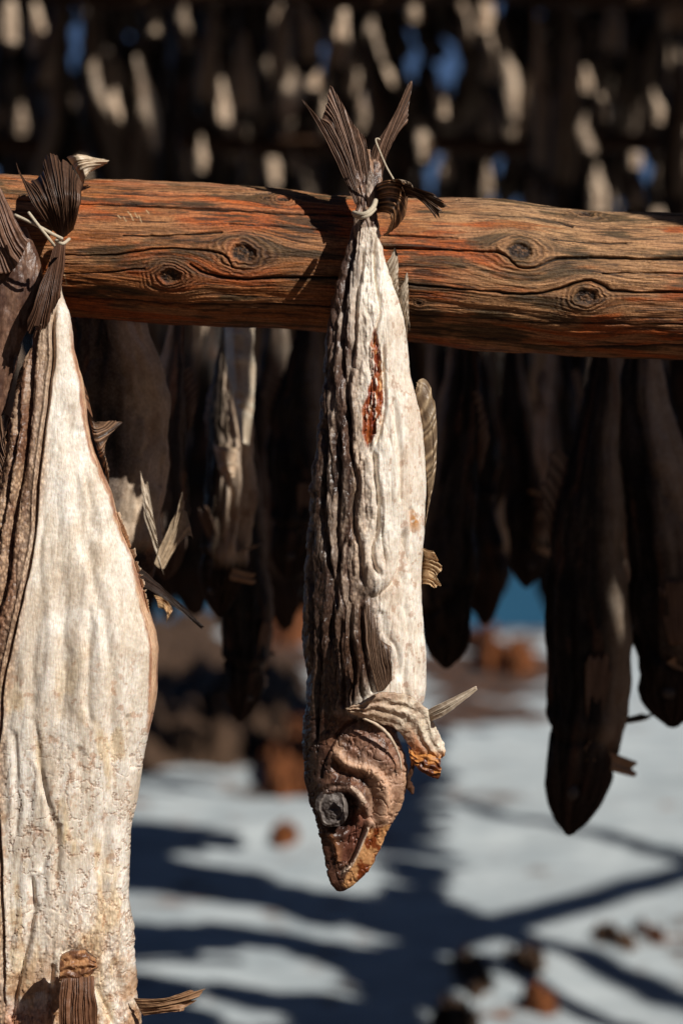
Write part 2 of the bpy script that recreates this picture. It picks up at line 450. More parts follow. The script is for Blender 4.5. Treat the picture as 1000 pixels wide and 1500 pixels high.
    band_([(520,1075),(545,1090),(565,1110)], 14, (.38, .22, .16), .6)
    band_([(470,1155),(490,1150),(512,1152),(530,1165),(545,1190),(546,1205)], 4, (.55, .38, .30), .8)
    rc = sm(520, 560, PX) * sm(1085, 1130, yy) * (1 - sm(1200, 1215, yy)) * sm(.32, .6, fbm(PX * .045, yy * .035, seed=68, o=4)); hc = mixc(hc, (.66, .43, .30), rc * .6)
    hc = mixc(hc, (.44, .27, .20), gp0(PX, yy) * sm(.4, .62, fbm(PX * .08, yy * .08, seed=69, o=4)) * .7)
    # lower jaw orange
    jm = polymask(PX, yy, [(538,1212),(572,1204),(560,1240),(542,1278),(516,1303),(500,1296),(514,1266),(527,1240)], 2.5) * front
    jc = mixc(np.broadcast_to(np.array([.62, .34, .15]), c.shape).copy(), (.24, .06, .015), sm(.45, .62, fbm(PX * .09 + yy * .03, yy * .05 - PX * .04, seed=65, o=4)))
    hc = hc * (1 - jm[..., None]) + jc * jm[..., None]
    band_([(538,1211),(531,1228),(525,1242),(514,1264),(500,1276)], 2.2, (.80, .66, .54), 1.3)
    # snout dark
    snout = (1 - sm(-4, 8, PX - np.interp(yy, [1190, 1220, 1240, 1265, 1300], [500, 512, 512, 502, 500]))) * sm(1205, 1225, yy) * front
    hc = mixc(hc, (.06, .028, .02), snout * .75)
    band_([(487,1222),(494,1238),(496,1256)], 4.5, (.42, .20, .10), .9)
    leftd = 1 - sm(466, 500, PX + .12 * (1150 - yy)); hc = mixc(hc, (.035, .022, .018), leftd * .9 * (1 - sm(1190, 1220, yy)))  # dark skin plus shadow painted on the left of the head
    c = c * (1 - hm[..., None]) + hc * hm[..., None]
    # head relief
    def rel(pts, w, a, only=True):
        nonlocal disp
        d, t = dist(PX, yy, pts, reach=w * 5)
        g = a * np.exp(-(d / w) ** 2) * sm(0, .06, t) * (1 - sm(.94, 1, t)) * front; g[d > 1e8] = 0; disp = disp + g
    # gill cover plate raised
    gp = polymask(PX, yy, [(526,1046),(550,1052),(578,1068),(592,1100),(597,1128),(580,1124),(556,1114),(528,1104),(504,1094),(490,1082),(500,1062)], 7)
    disp += 3 * gp * front
    rel([(526,1048),(505,1060),(488,1082),(474,1110),(468,1140)], 3.0, -6)
    rel([(494,1092),(500,1106),(512,1116),(535,1121),(553,1134),(563,1155),(562,1180),(553,1206)], 7.5, 7)
    rel([(484,1112),(500,1126),(524,1134),(541,1150),(548,1175),(545,1202)], 7, -8)
    rel([(468,1152),(480,1144),(498,1141),(516,1146),(530,1160),(536,1182)], 4.5, 5)
    rel([(560,1072),(576,1098),(580,1130),(574,1165)], 4, -2.5)
    rel([(512,1066),(538,1082),(560,1104),(572,1130)], 9, 3)
    rel([(500,1080),(524,1092),(548,1110)], 4, -2)
    # eye socket
    ds = np.hypot((PX - 498 + .12 * (yy - 1184)) / (29 + 3 * np.sin(yy * .11)), (yy - 1186) / 33)
    disp -= 17 * (1 - sm(.62, 1.02, ds)) * front
    disp += 3.0 * np.exp(-((ds - 1.12) / .12) ** 2) * front
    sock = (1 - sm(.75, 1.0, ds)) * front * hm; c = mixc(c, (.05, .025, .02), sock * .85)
    # cheek hollow under eye towards mouth
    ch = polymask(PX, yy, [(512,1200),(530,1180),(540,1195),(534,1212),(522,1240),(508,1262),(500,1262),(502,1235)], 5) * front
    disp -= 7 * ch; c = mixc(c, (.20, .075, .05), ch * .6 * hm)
    rel([(540,1208),(531,1228),(525,1242),(514,1264),(500,1277)], 2.2, 4)
    rel([(536,1208),(526,1232),(517,1252),(507,1267),(494,1276)], 2.6, -7)
    rel([(470,1215),(478,1245),(483,1275),(490,1296)], 4, 4)
    rel([(487,1212),(494,1236),(497,1262)], 5, 4)
    rel([(552,1220),(540,1250),(524,1282)], 3, -3)
    rel([(563,1215),(550,1248),(532,1280)], 2.5, 2.5)
    disp += ((fbm(PX * .05, yy * .05, seed=71, o=3) - .5) * 3.5 + (fbm(PX * .25, yy * .25, seed=72, o=4) - .5) * 2.0 - 2.6 * np.exp(-(np.abs(2 * fbm(PX * .07, yy * .05, seed=73, o=3) - 1) / .05) ** 2)) * hm
    alpha = np.clip(alpha + .08 * hm * gp, 0, 1)
    # colour varies with the relief a little: crests paler, creases darker
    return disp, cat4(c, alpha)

hero_prof = [(218,522,540,.3),(230,506,552,.3),(244,500,557,.35),(262,507,560,.45),(282,517,556,.6),(300,523,549,.8),(312,520,550,.9),(330,516,553,.8),(350,514,555,.75),(380,507,563,.7),(400,500,570,.68),(420,492,577,.66),(440,487,584,.64),(470,481,592,.62),(500,478,596,.62),(550,475,600,.62),(600,469,614,.62),(640,466,620,.62),(680,460,622,.62),(720,455,624,.62),(760,453,623,.62),(800,450,619,.62),(840,448,616,.62),(880,444,617,.62),(920,443,620,.62),(960,446,624,.62),(990,451,624,.62),(1010,450,624,.62),(1030,447,620,.6),(1048,444,600,.58),(1062,443,582,.58),(1076,443,582,.58),(1100,443,591,.58),(1124,445,597,.57),(1148,447,597,.56),(1170,452,592,.55),(1190,459,584,.53),(1210,466,570,.52),(1226,471,563,.52),(1244,474,555,.52),(1265,477,546,.52),(1280,480,536,.55),(1292,484,523,.6),(1300,488,513,.6),(1306,494,502,.6)]
hy = lambda py: float(np.interp(py, [218, 290, 330, 500, 1300], [-.07, -.082, -.088, -.085, -.07]))
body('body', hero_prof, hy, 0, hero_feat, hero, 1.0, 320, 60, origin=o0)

# eye: a sunken wrinkled glassy ball
def eye(cx, cy, Y, r, parent, origin):
    rho = np.linspace(0, 1.25, 70)[:, None]; ph = np.linspace(0, 2 * math.pi, 120, endpoint=False)[None]
    q = np.minimum(rho, 1) * (1 + .22 * (vn(np.cos(ph) * 2 + 5, np.sin(ph) * 2 + 5, seed=88) - .5)); x = q * np.cos(ph); z = q * np.sin(ph) * 1.16
    dome = .42 * np.sqrt(np.clip(1 - np.minimum(rho, 1) ** 2 * .8, 0, 1)) + 0 * ph
    dome = dome + .05 * np.exp(-((rho - .80 + .08 * np.cos(ph * 2 + 1)) / .07) ** 2) - .08 * np.exp(-((rho - .62) / .12) ** 2)
    dome = dome + .30 * (fbm(x * 1.8 + 9, z * 1.8 + 4, seed=90, o=4) - .5) * (rho < 1.0)
    dome = np.where(rho > 1, -.9 * (rho - 1) / .25 + dome, dome)
    X, Yy, Z = W(cx, cy, Y)
    c = mixc(np.broadcast_to(np.array([.13, .11, .10]), x.shape + (3,)).copy(), (.055, .042, .038), sm(.42, .7, fbm(x * 2.5, z * 2.5 + 2, seed=91, o=5)))
    c = mixc(c, (.28, .24, .21), np.exp(-((rho - .80 + .08 * np.cos(ph * 2 + 1)) / .05) ** 2) * .8 * sm(.3, .6, fbm(x * 3, z * 3, seed=92)))
    c = mixc(c, (.24, .21, .19), np.exp(-((rho - .47 + .06 * np.cos(ph * 3)) / .05) ** 2) * .5 * sm(.35, .6, fbm(x * 2, z * 2 + 7, seed=93)))
    c = mixc(c, (.05, .04, .036), .6 * np.exp(-(((x - .1) / .42) ** 2 + ((z + .1) / .38) ** 2)))
    return grid('eye', X + r * x, Yy - r * dome, Z + r * z, M_EYE, c, parent, closed=True, origin=origin)
m, nt, b, N, L = mat_new('shrivelled_eye')
at = N('ShaderNodeAttribute', attribute_name='Col'); L(at.outputs['Color'], b.inputs['Base Color'])
b.inputs['Roughness'].default_value = .5; b.inputs['Specular IOR Level'].default_value = .3
tcx = N('ShaderNodeTexCoord').outputs['Object']; nn = noise(nt, L, tcx, 500, 4)
bp = N('ShaderNodeBump'); bp.inputs['Strength'].default_value = .25; bp.inputs['Distance'].default_value = .0004; L(nn, bp.inputs['Height']); L(bp.outputs[0], b.inputs['Normal'])
M_EYE = m
eye(487, 1182, -.0905, .0140, hero, o0)
fin('eyelid', [(514,1150,0),(528,1160,0),(538,1176,0)], [(512,1154),(525,1164),(534,1178)], [(510,1157),(522,1168),(531,1181)], 5, hero, (.70, .54, .42), dark=(.4,.25,.17), Yd=(-.113, -.115, -.112), pleat=.3, ragged=.3, origin=o0, seed=17, warp=1, nv=16, contrast=.5)

# fins of the hero
yh = -.088
BR = (.34, .20, .135); LB = (.50, .36, .24); GR = (.62, .53, .42)
fin('tail_fin', [(520,300),(532,292),(545,290)], [(478,208),(505,200),(535,205)], [(430,128),(446,150),(466,178),(474,150),(482,122),(500,150),(522,212)], 22, hero, BR, Yd=(yh, yh + .012, yh + .02), pleat=1.6, ragged=.13, origin=o0, seed=3, warp=7)
fin('dorsal_fin', [(563,390,0),(572,418,0),(582,448,0)], [(570,380),(577,404),(584,432)], [(574,370),(578,361),(581,372),(583,400),(584,440)], 7, hero, (.72, .62, .48), dark=(.24,.17,.11), Yd=(yh, yh - .004, yh + .0), pleat=1.0, ragged=.05, origin=o0, seed=5, warp=2)
fin('dorsal_fin', [(581,440,0),(589,460,0),(596,500,0)], [(588,420),(593,440),(598,470)], [(592,408),(597,398),(599,420),(600,450),(599,488)], 7, hero, (.72, .62, .48), dark=(.24,.17,.11), Yd=(yh, yh - .004, yh + .0), pleat=1.0, ragged=.05, origin=o0, seed=15, warp=2)
fin('dorsal_fin', [(600,580,.01),(608,640,.01),(618,700,.01),(624,745,.01),(620,785,.01)], [(610,566),(622,600),(631,650),(631,710),(622,772)], [(606,560),(622,553),(634,574),(640,620),(639,670),(634,715),(624,768)], 13, hero, (.62, .47, .30), dark=(.17,.11,.065), Yd=(yh, yh, yh + .004), pleat=1.0, ragged=.10, origin=o0, seed=6, warp=5)
fin('dorsal_fin', [(612,800,.0),(614,822,.0),(612,856,.0)], [(628,806),(632,828),(628,856)], [(634,806),(650,836),(640,848),(650,862),(630,862)], 7, hero, (.88, .66, .40), dark=(.5,.28,.13), Yd=(yh + .02, yh + .005, yh + .0), pleat=2.5, ragged=.25, origin=o0, seed=7, warp=6, contrast=.8)
fin('pectoral_fin', [(552,1014),(562,1011),(574,996)], [(537,950),(549,958),(573,964)], [(532,897),(538,880),(549,900),(552,930),(574,948)], 13, hero, (.30, .19, .125), dark=(.08,.045,.03), Yd=(-.137, -.142, -.138), pleat=1.0, ragged=.06, origin=o0, seed=8, warp=2)
fin('pelvic_fin', [(623,1042),(628,1049),(632,1056)], [(655,1026),(660,1034),(662,1040)], [(699,1004),(700,1006),(698,1010)], 4, hero, (.92, .84, .70), dark=(.6,.48,.36), Yd=(-.095, -.105, -.11), pleat=1.0, ragged=.04, origin=o0, seed=9, warp=2.5, thick=.0025)

# collar flap: fleshy band over the gill opening ending in a shrivelled amber lump
def flap(name, top, bot, parent, origin, Y, seed, thick=.006, colf=None, bulge=6, n=260, m=90):
    A, B = smooth([(p[0], p[1], p[2] if len(p) > 2 else 0) for p in top], 10), smooth([(p[0], p[1], p[2] if len(p) > 2 else 0) for p in bot], 10)
    def rs(P):
        s = np.concatenate([[0], np.cumsum(np.linalg.norm(np.diff(P[:, :2], axis=0), axis=1))]); s /= s[-1]
        u = np.linspace(0, 1, n); return np.stack([np.interp(u, s, P[:, k]) for k in range(3)], -1)
    A, B = rs(A), rs(B); v = np.linspace(0, 1, m)[None, :, None]
    P = A[:, None] * (1 - v) + B[:, None] * v
    vv = np.broadcast_to(v[..., 0], P.shape[:2]); uu = np.linspace(0, 1, n)[:, None] + 0 * vv
    h = bulge * np.sqrt(np.clip(1 - (2 * vv - 1) ** 2, 0, 1)) + 6 * (fbm(P[..., 0] * .07, P[..., 1] * .07, seed=seed, o=5) - .5) + 2.0 * np.cos(vv * 22 + 5 * vn(uu * 5, vv, seed=seed)) * np.sin(vv * math.pi)
    jx = 5 * (fbm(P[..., 0] * .12, P[..., 1] * .12, seed=seed + 1, o=3) - .5); jy = 5 * (fbm(P[..., 0] * .12, P[..., 1] * .12, seed=seed + 2, o=3) - .5)
    k = (D + Y) / F
    X = (P[..., 0] - 500 + jx) * k; Z = H + (750 - P[..., 1] - jy) * k; Yy = Y + P[..., 2] - h * S
    c = colf(P[..., 0], P[..., 1], uu, vv)
    return grid(name, X, Yy, Z, M_FISH, c, parent, origin=origin, two=(0, thick, 0))
def collar_col(px, py, u, v):
    c = mixc(np.broadcast_to(np.array([.60, .47, .35]), px.shape + (3,)).copy(), (.86, .79, .66), sm(560, 610, px) * .9)
    c = mixc(c, (.34, .20, .13), sm(.5, .68, fbm(px * .06, py * .06, seed=101, o=4)) * .55)
    low = sm(.55, .75, v) * sm(.45, .7, u); c = mixc(c, (.42, .16, .06), low * .85)
    tipm = sm(1098, 1112, py); c = mixc(c, (.60, .27, .08), tipm * sm(.3, .5, fbm(px * .1, py * .1, seed=102)))
    c = mixc(c, (.13, .04, .02), sm(.52, .62, fbm(px * .14, py * .12, seed=103)) * tipm)
    return cat4(c, px * 0 + .1)
flap('collar_flap', [(506,1036,-.016),(530,1026,-.018),(560,1012,-.015),(600,1020,-.004),(626,1040,.008),(640,1068,.016),(650,1090,.02),(653,1108,.02),(648,1116,.02)], [(508,1042,-.012),(530,1050,-.008),(556,1058,-.002),(580,1070,.006),(594,1086,.012),(604,1102,.016),(612,1114,.02),(624,1126,.02),(640,1118,.02)], hero, o0, -.104, 21, colf=collar_col)
def amber(px, py, u, v):
    c = mixc(np.broadcast_to(np.array([.62, .28, .08]), px.shape + (3,)).copy(), (.14, .04, .015), sm(.42, .6, fbm(px * .13, py * .13, seed=105, o=4)))
    return cat4(c, px * 0)
flap('collar_tip', [(600,1098),(612,1106),(628,1104),(646,1112)], [(601,1114),(612,1126),(628,1138),(643,1142)], hero, o0, -.088, 24, colf=amber, bulge=5, n=90, m=60, thick=.008)
flap('gill_fringe', [(586,1066),(594,1084),(602,1100),(607,1112)], [(590,1078),(600,1096),(600,1106),(603,1122)], hero, o0, -.088, 26, colf=amber, bulge=2, n=70, m=24, thick=.003)
tube('gill_thread', [W(604,1118,-.085), W(602,1130,-.085), W(598,1142,-.083), W(600,1152,-.08), W(605,1163,-.08)], [.0015,.002,.0015,.0035,.001], M_FISH, hero, o0, col=(.10,.05,.03,0), rough=.8)
# gill cover rim: thin white free edge
tube('gill_rim', [W(531,1052,-.113), W(552,1062,-.113), W(571,1080,-.108), W(583,1104,-.100), W(588,1128,-.094)], [.0008,.0014,.0014,.0012,.0006], M_FISH, hero, o0, col=(.75,.64,.52,0), rough=.5)

# ================================================================== left fish
TIE2 = W(92, 350, 0)
left = thing('dried_fish', 'broad pale dried cod at the left edge, split flank in full sun', 'dried fish', TIE2, 'dried fish tied over the front log')
L_CREASE = [
 ([(86,440),(80,480),(81,527),(77,560),(74,596),(69,633),(61,715),(58,785),(43,864),(30,930),(16,996),(12,1059),(3,1110),(8,1208),(13,1291),(16,1423),(14,1500)], 2.0, 10),
 ([(60,470),(51,513),(47,596),(40,682),(26,765),(16,857),(3,900),(-8,980)], 4.5, 9),
 ([(36,560),(30,640),(18,720),(4,800)], 3, 6),
 ([(104,590),(110,650),(116,700),(125,765),(134,830)], 8, 4.5, .15),
 ([(118,620),(128,680),(140,740),(152,800)], 6, 3.5, .1),
 ([(138,740),(142,838),(150,870),(160,915),(168,980)], 7, 5, .2),
 ([(140,880),(138,960),(136,1010),(140,1060)], 6, 4, .2),
 ([(176,960),(170,1040),(174,1110),(166,1180),(158,1260),(160,1330)], 7, 5.5, .3),
 ([(192,1040),(194,1090),(196,1124)], 4, 4, .2),
 ([(60,1040),(68,1120),(82,1180),(92,1215),(92,1250),(88,1300)], 5.0, 4.5, .15),
 ([(98,1196),(82,1232),(66,1268)], 4, 4, .2),
 ([(54,1270),(56,1300),(56,1325),(50,1357),(40,1400),(28,1450),(22,1490)], 5, 8, .1),
 ([(96,1384),(120,1380),(146,1398),(164,1378)], 4, 4, .2),
 ([(146,1430),(162,1465),(174,1498)], 4, 5, .3), ([(176,1400),(182,1440),(192,1480)], 4, 4, .2),
 ([(160,1320),(164,1380),(176,1420),(186,1460)], 5, 3.5, .2),
 ([(86,1398),(80,1440),(82,1500)], 4, 7, .2),
 ([(66,780),(64,880),(58,960),(56,1040)], 9, 3.5, .1), ([(100,820),(98,900),(106,980),(100,1060)], 9, 3.5, .1), ([(120,1080),(126,1160),(118,1230)], 8, 3, .1), ([(30,1060),(34,1140),(30,1220)], 5, 4, .1),
]
def left_feat(PX, PY, th, front):
    wr, r1, r2 = wrinkles(PX + .12 * PY, PY, th, 3.6, 211, freq=.045)
    bnd = np.interp(PY, [340, 480, 527, 640, 715, 864, 930, 1000, 1060, 1200, 1500], [86, 78, 80, 68, 62, 44, 32, 20, 12, 8, 12])
    rel_ = PX - bnd
    brown = 1 - sm(-26, 4, rel_ + 12 * (fbm(PX * .05, PY * .015, seed=212) - .5))
    midb = 1 - sm(-2, 14, rel_ + 10 * (fbm(PX * .05, PY * .01, seed=213) - .5))
    low = sm(1260, 1400, PY + .3 * (PX - 100))
    # broad soft folds on the white flank, finer on the skin
    disp = wr * (.22 + 1.0 * brown + .3 * low)
    disp += (fbm((PX + .1 * PY) * .03, PY * .006, seed=214, o=3) - .5) * 11 * (1 - brown)
    disp += (fbm(PX * .2, PY * .16, seed=215, o=4) - .5) * (.6 + 3 * brown + 2.5 * low)
    for cr in L_CREASE: disp = crease(disp, PX, PY, front, cr[0], cr[1], cr[2], cr[3] if len(cr) > 3 else .35)
    c = np.broadcast_to(np.array([.93, .90, .83]), PX.shape + (3,)).copy()
    n1 = fbm(PX * .02 + PY * .003, PY * .006, seed=216, o=5)
    c = mixc(c, (.70, .58, .42), sm(.48, .72, n1) * .42)
    c = mixc(c, (.80, .62, .36), sm(.56, .7, fbm(PX * .03, PY * .01, seed=225, o=4)) * sm(900, 1050, PY) * .6)
    # rusty flecks lower down
    fl = sm(.64, .74, fbm(PX * .12, PY * .09, seed=217, o=5)) * sm(900, 1000, PY) * .9
    c = mixc(c, (.50, .25, .12), fl * .55)
    vein = np.abs(2 * fbm(PX * .06, PY * .035, seed=218, o=5) - 1); vm = (1 - sm(.0, .06, vein)) * sm(1000, 1200, PY + .2 * PX)
    c = mixc(c, (.36, .20, .12), vm * .75); disp -= vm * 1.6
    lc = sm(1330, 1450, PY) * sm(.40, .6, fbm(PX * .03, PY * .03, seed=219, o=4)); c = mixc(c, (.52, .33, .19), lc * .9)
    ru = sm(1440, 1480, PY) * (1 - sm(70, 100, PX)) * front; c = mixc(c, (.50, .17, .06), ru * .6)
    c = mixc(c, (.50, .34, .22), midb * .75)
    c = mixc(c, (.62, .50, .38), midb * sm(.45, .6, fbm(PX * .1, PY * .01, seed=222)) * .6)
    bcol = mixc(np.broadcast_to(np.array([.24, .13, .08]), c.shape).copy(), (.50, .36, .25), sm(.42, .66, fbm(PX * .08, PY * .012, seed=220, o=4)))
    c = c * (1 - brown[..., None]) + bcol * brown[..., None]
    # warm edge strip on the right
    re = np.interp(PY, [400, 530, 606, 725, 815, 874, 923, 950, 1012, 1059, 1100], [0, 4, 8, 5, 3, 8, 10, 11, 9, 4, 0])
    RX = np.interp(PY, [p[0] for p in left_prof], [p[2] for p in left_prof])
    em = (1 - sm(-2, 2, RX - PX - re - 4 * (fbm(PY * .08, PX * .2, seed=223) - .5))) * sm(1, 4, re); c = mixc(c, (.40, .17, .08), em * .85); c = mixc(c, (.70, .48, .32), em * sm(.5, .6, fbm((RX - PX) * .35, PY * .012, seed=224, o=3))); disp += em * 3 * (fbm((RX - PX) * .35, PY * .012, seed=224, o=3) - .5)
    backm = sm(.15, -.2, np.sin(th)); c = mixc(c, (.28, .17, .11), backm * .8)
    al = np.clip(midb * .8 + brown * .4, 0, 1) * (.4 + .6 * sm(560, 700, PY)) + .16 + .5 * low * sm(.45, .6, fbm(PX * .03, PY * .03, seed=221))
    return disp, cat4(c, np.clip(al, 0, 1))
left_prof = [(345,84,94,.8),(380,74,88,.8),(430,62,88,.75),(446,58,95,.7),(456,56,99,.7),(474,52,102,.66),(510,44,107,.6),(530,38,111,.58),(566,28,122,.55),(606,18,129,.52),(666,4,143,.5),(725,-12,162,.5),(778,-26,178,.5),(815,-34,194,.5),(831,-37,199,.5),(874,-45,211,.5),(923,-52,228,.5),(950,-55,232,.5),(1012,-60,228,.5),(1059,-62,220,.5),(1100,-62,212,.5),(1159,-62,204,.5),(1208,-60,194,.5),(1258,-58,190,.5),(1317,-56,190,.5),(1345,-55,196,.5),(1362,-55,201,.5),(1383,-55,198,.5),(1456,-55,200,.5),(1500,-56,208,.5),(1560,-56,190,.5),(1640,-50,160,.5),(1720,-30,120,.5),(1790,0,70,.5),(1820,20,45,.5)]
ly = lambda py: float(np.interp(py, [340, 460, 700, 1800], [-.07, -.085, -.09, -.07]))
body('body', left_prof, ly, 0, left_feat, left, 1.0, 340, 50, origin=TIE2)
o1 = TIE2
fin('tail_fin', [(78,338),(92,348),(108,336)], [(48,296),(78,290),(118,296)], [(22,232),(34,262),(52,258),(60,236),(68,214),(84,222),(100,230),(122,268)], 18, left, (.17, .09, .055), Yd=(-.075, -.10, -.075), pleat=2.2, ragged=.16, origin=o1, seed=31, warp=7)
fin('tail_fin', [(98,230),(112,250),(122,272)], [(118,226),(126,240),(128,256)], [(140,232),(166,236),(138,250)], 6, left, (.74, .62, .46), dark=(.3,.18,.1), Yd=(-.06, -.07, -.05), pleat=1.4, ragged=.12, origin=o1, seed=33, warp=5, contrast=.6)
fin('tail_fin', [(82,352),(90,350),(97,354)], [(58,425),(74,425),(92,410)], [(37,478),(44,504),(66,486),(88,436)], 12, left, (.20, .10, .06), dark=(.06,.03,.02), Yd=(-.08, -.115, -.112), pleat=1.8, ragged=.14, origin=o1, seed=35, warp=5)
fin('dorsal_fin', [(52,520),(42,560),(30,618)], [(38,530),(33,560),(25,600)], [(38,526),(26,548),(20,590),(20,625)], 10, left, (.33, .21, .13), Yd=(-.09, -.09, -.08), pleat=1.4, ragged=.1, origin=o1, seed=37, warp=3)
fin('dorsal_fin', [(18,640),(10,680),(0,730)], [(8,640),(4,672),(-8,700)], [(20,612),(6,600),(-10,620),(-20,680)], 9, left, (.34, .19, .11), Yd=(-.09, -.1, -.08), pleat=1.5, ragged=.1, origin=o1, seed=38, warp=4)
fin('anal_fin', [(108,520),(118,566),(128,600)], [(110,528),(122,566),(132,606)], [(110,530),(126,570),(138,616)], 6, left, (.36, .18, .10), Yd=(-.085, -.085, -.08), pleat=1, ragged=.1, origin=o1, seed=39, warp=1)
fin('anal_fin', [(128,604),(140,650),(160,712)], [(140,618),(148,640),(160,690)], [(140,616),(182,616),(158,636),(152,664),(163,700)], 11, left, (.42, .25, .15), Yd=(-.085, -.09, -.07), pleat=1.8, ragged=.08, origin=o1, seed=40, warp=3)
fin('pelvic_fin', [(196,826),(200,842),(206,858)], [(236,858),(240,868),(244,880)], [(298,918),(299,921),(298,923)], 4, left, (.07, .04, .03), dark=(.03,.02,.015), Yd=(-.04, -.02, -.01), pleat=1, ragged=.03, origin=o1, seed=41, warp=2, thick=.003)  # fin hanging in shade, the shade put into its dark colour
fin('pectoral_fin', [(92,1432),(112,1428),(138,1430)], [(86,1470),(112,1475),(142,1472)], [(90,1530),(112,1560),(146,1530)], 12, left, (.27, .13, .07), dark=(.08,.035,.02), Yd=(-.155, -.163, -.16), pleat=1.4, ragged=.12, origin=o1, seed=42, warp=6, contrast=.7)
fin('pelvic_fin', [(196,1462),(202,1474),(210,1488)], [(240,1462),(250,1470),(256,1482)], [(282,1449),(314,1446),(290,1466),(270,1482)], 7, left, (.58, .36, .20), dark=(.2,.09,.05), Yd=(-.10, -.11, -.11), pleat=1.3, ragged=.2, origin=o1, seed=43, warp=7, contrast=.7)
def knob(px, py, u, v):
    c = mixc(np.broadcast_to(np.array([.50, .26, .12]), px.shape + (3,)).copy(), (.18, .08, .04), sm(.42, .6, fbm(px * .1, py * .1, seed=141, o=4))); return cat4(c, px * 0)
flap('fin_base', [(88,1404),(100,1394),(120,1392),(140,1406)], [(88,1436),(104,1440),(124,1438),(144,1418)], left, o1, -.152, 44, colf=knob, bulge=9, n=90, m=60, thick=.008)
# torn fringe along the right edge
fin('fringe', [(168,752),(182,790),(196,826),(208,868),(216,910)], [(173,750),(187,786),(201,824),(213,866),(221,908)], [(174,744),(190,780),(205,818),(217,862),(226,905)], 30, left, (.80, .62, .44), dark=(.42,.25,.15), Yd=(-.088, -.094, -.092), contrast=.5, pleat=.4, ragged=1.1, origin=o1, seed=45, warp=2.5, per=6, nv=20)

# neighbour at the far left whose tail crosses the log
far = thing('dried_fish', 'brown dried cod draped on the log, cut off by the left edge of the photo', 'dried fish', W(-20, 330, 0), 'dried fish tied over the front log')
ofl = W(-20, 330, 0)
fin('tail_fin', [(-60,260),(-20,262),(2,276)], [(-50,320),(0,330),(28,330)], [(-40,400),(14,400),(44,352)], 14, far, (.36, .20, .13), dark=(.12,.06,.04), Yd=(-.09, -.10, -.098), pleat=1.4, ragged=.02, origin=ofl, seed=51, warp=4)
def far_feat(PX, PY, th, front):
    wr, r1, r2 = wrinkles(PX + .9 * PY * 0, PY, th, 3.5, 311)
    c = mixc(np.broadcast_to(np.array([.11, .06, .045]), PX.shape + (3,)).copy(), (.22, .13, .09), sm(.4, .65, fbm(PX * .05, PY * .03, seed=312)))
    return wr, cat4(c, PX * 0 + .5)
body('body', [(330,-40,40,.3),(350,-46,46,.35),(380,-56,58,.35),(410,-64,64,.35),(440,-72,58,.4),(500,-90,32,.45),(600,-120,8,.5),(900,-180,-60,.5),(1200,-190,-100,.5),(1400,-160,-130,.5)], -.075, 0, far_feat, far, 3.0, 90, 30, origin=ofl)

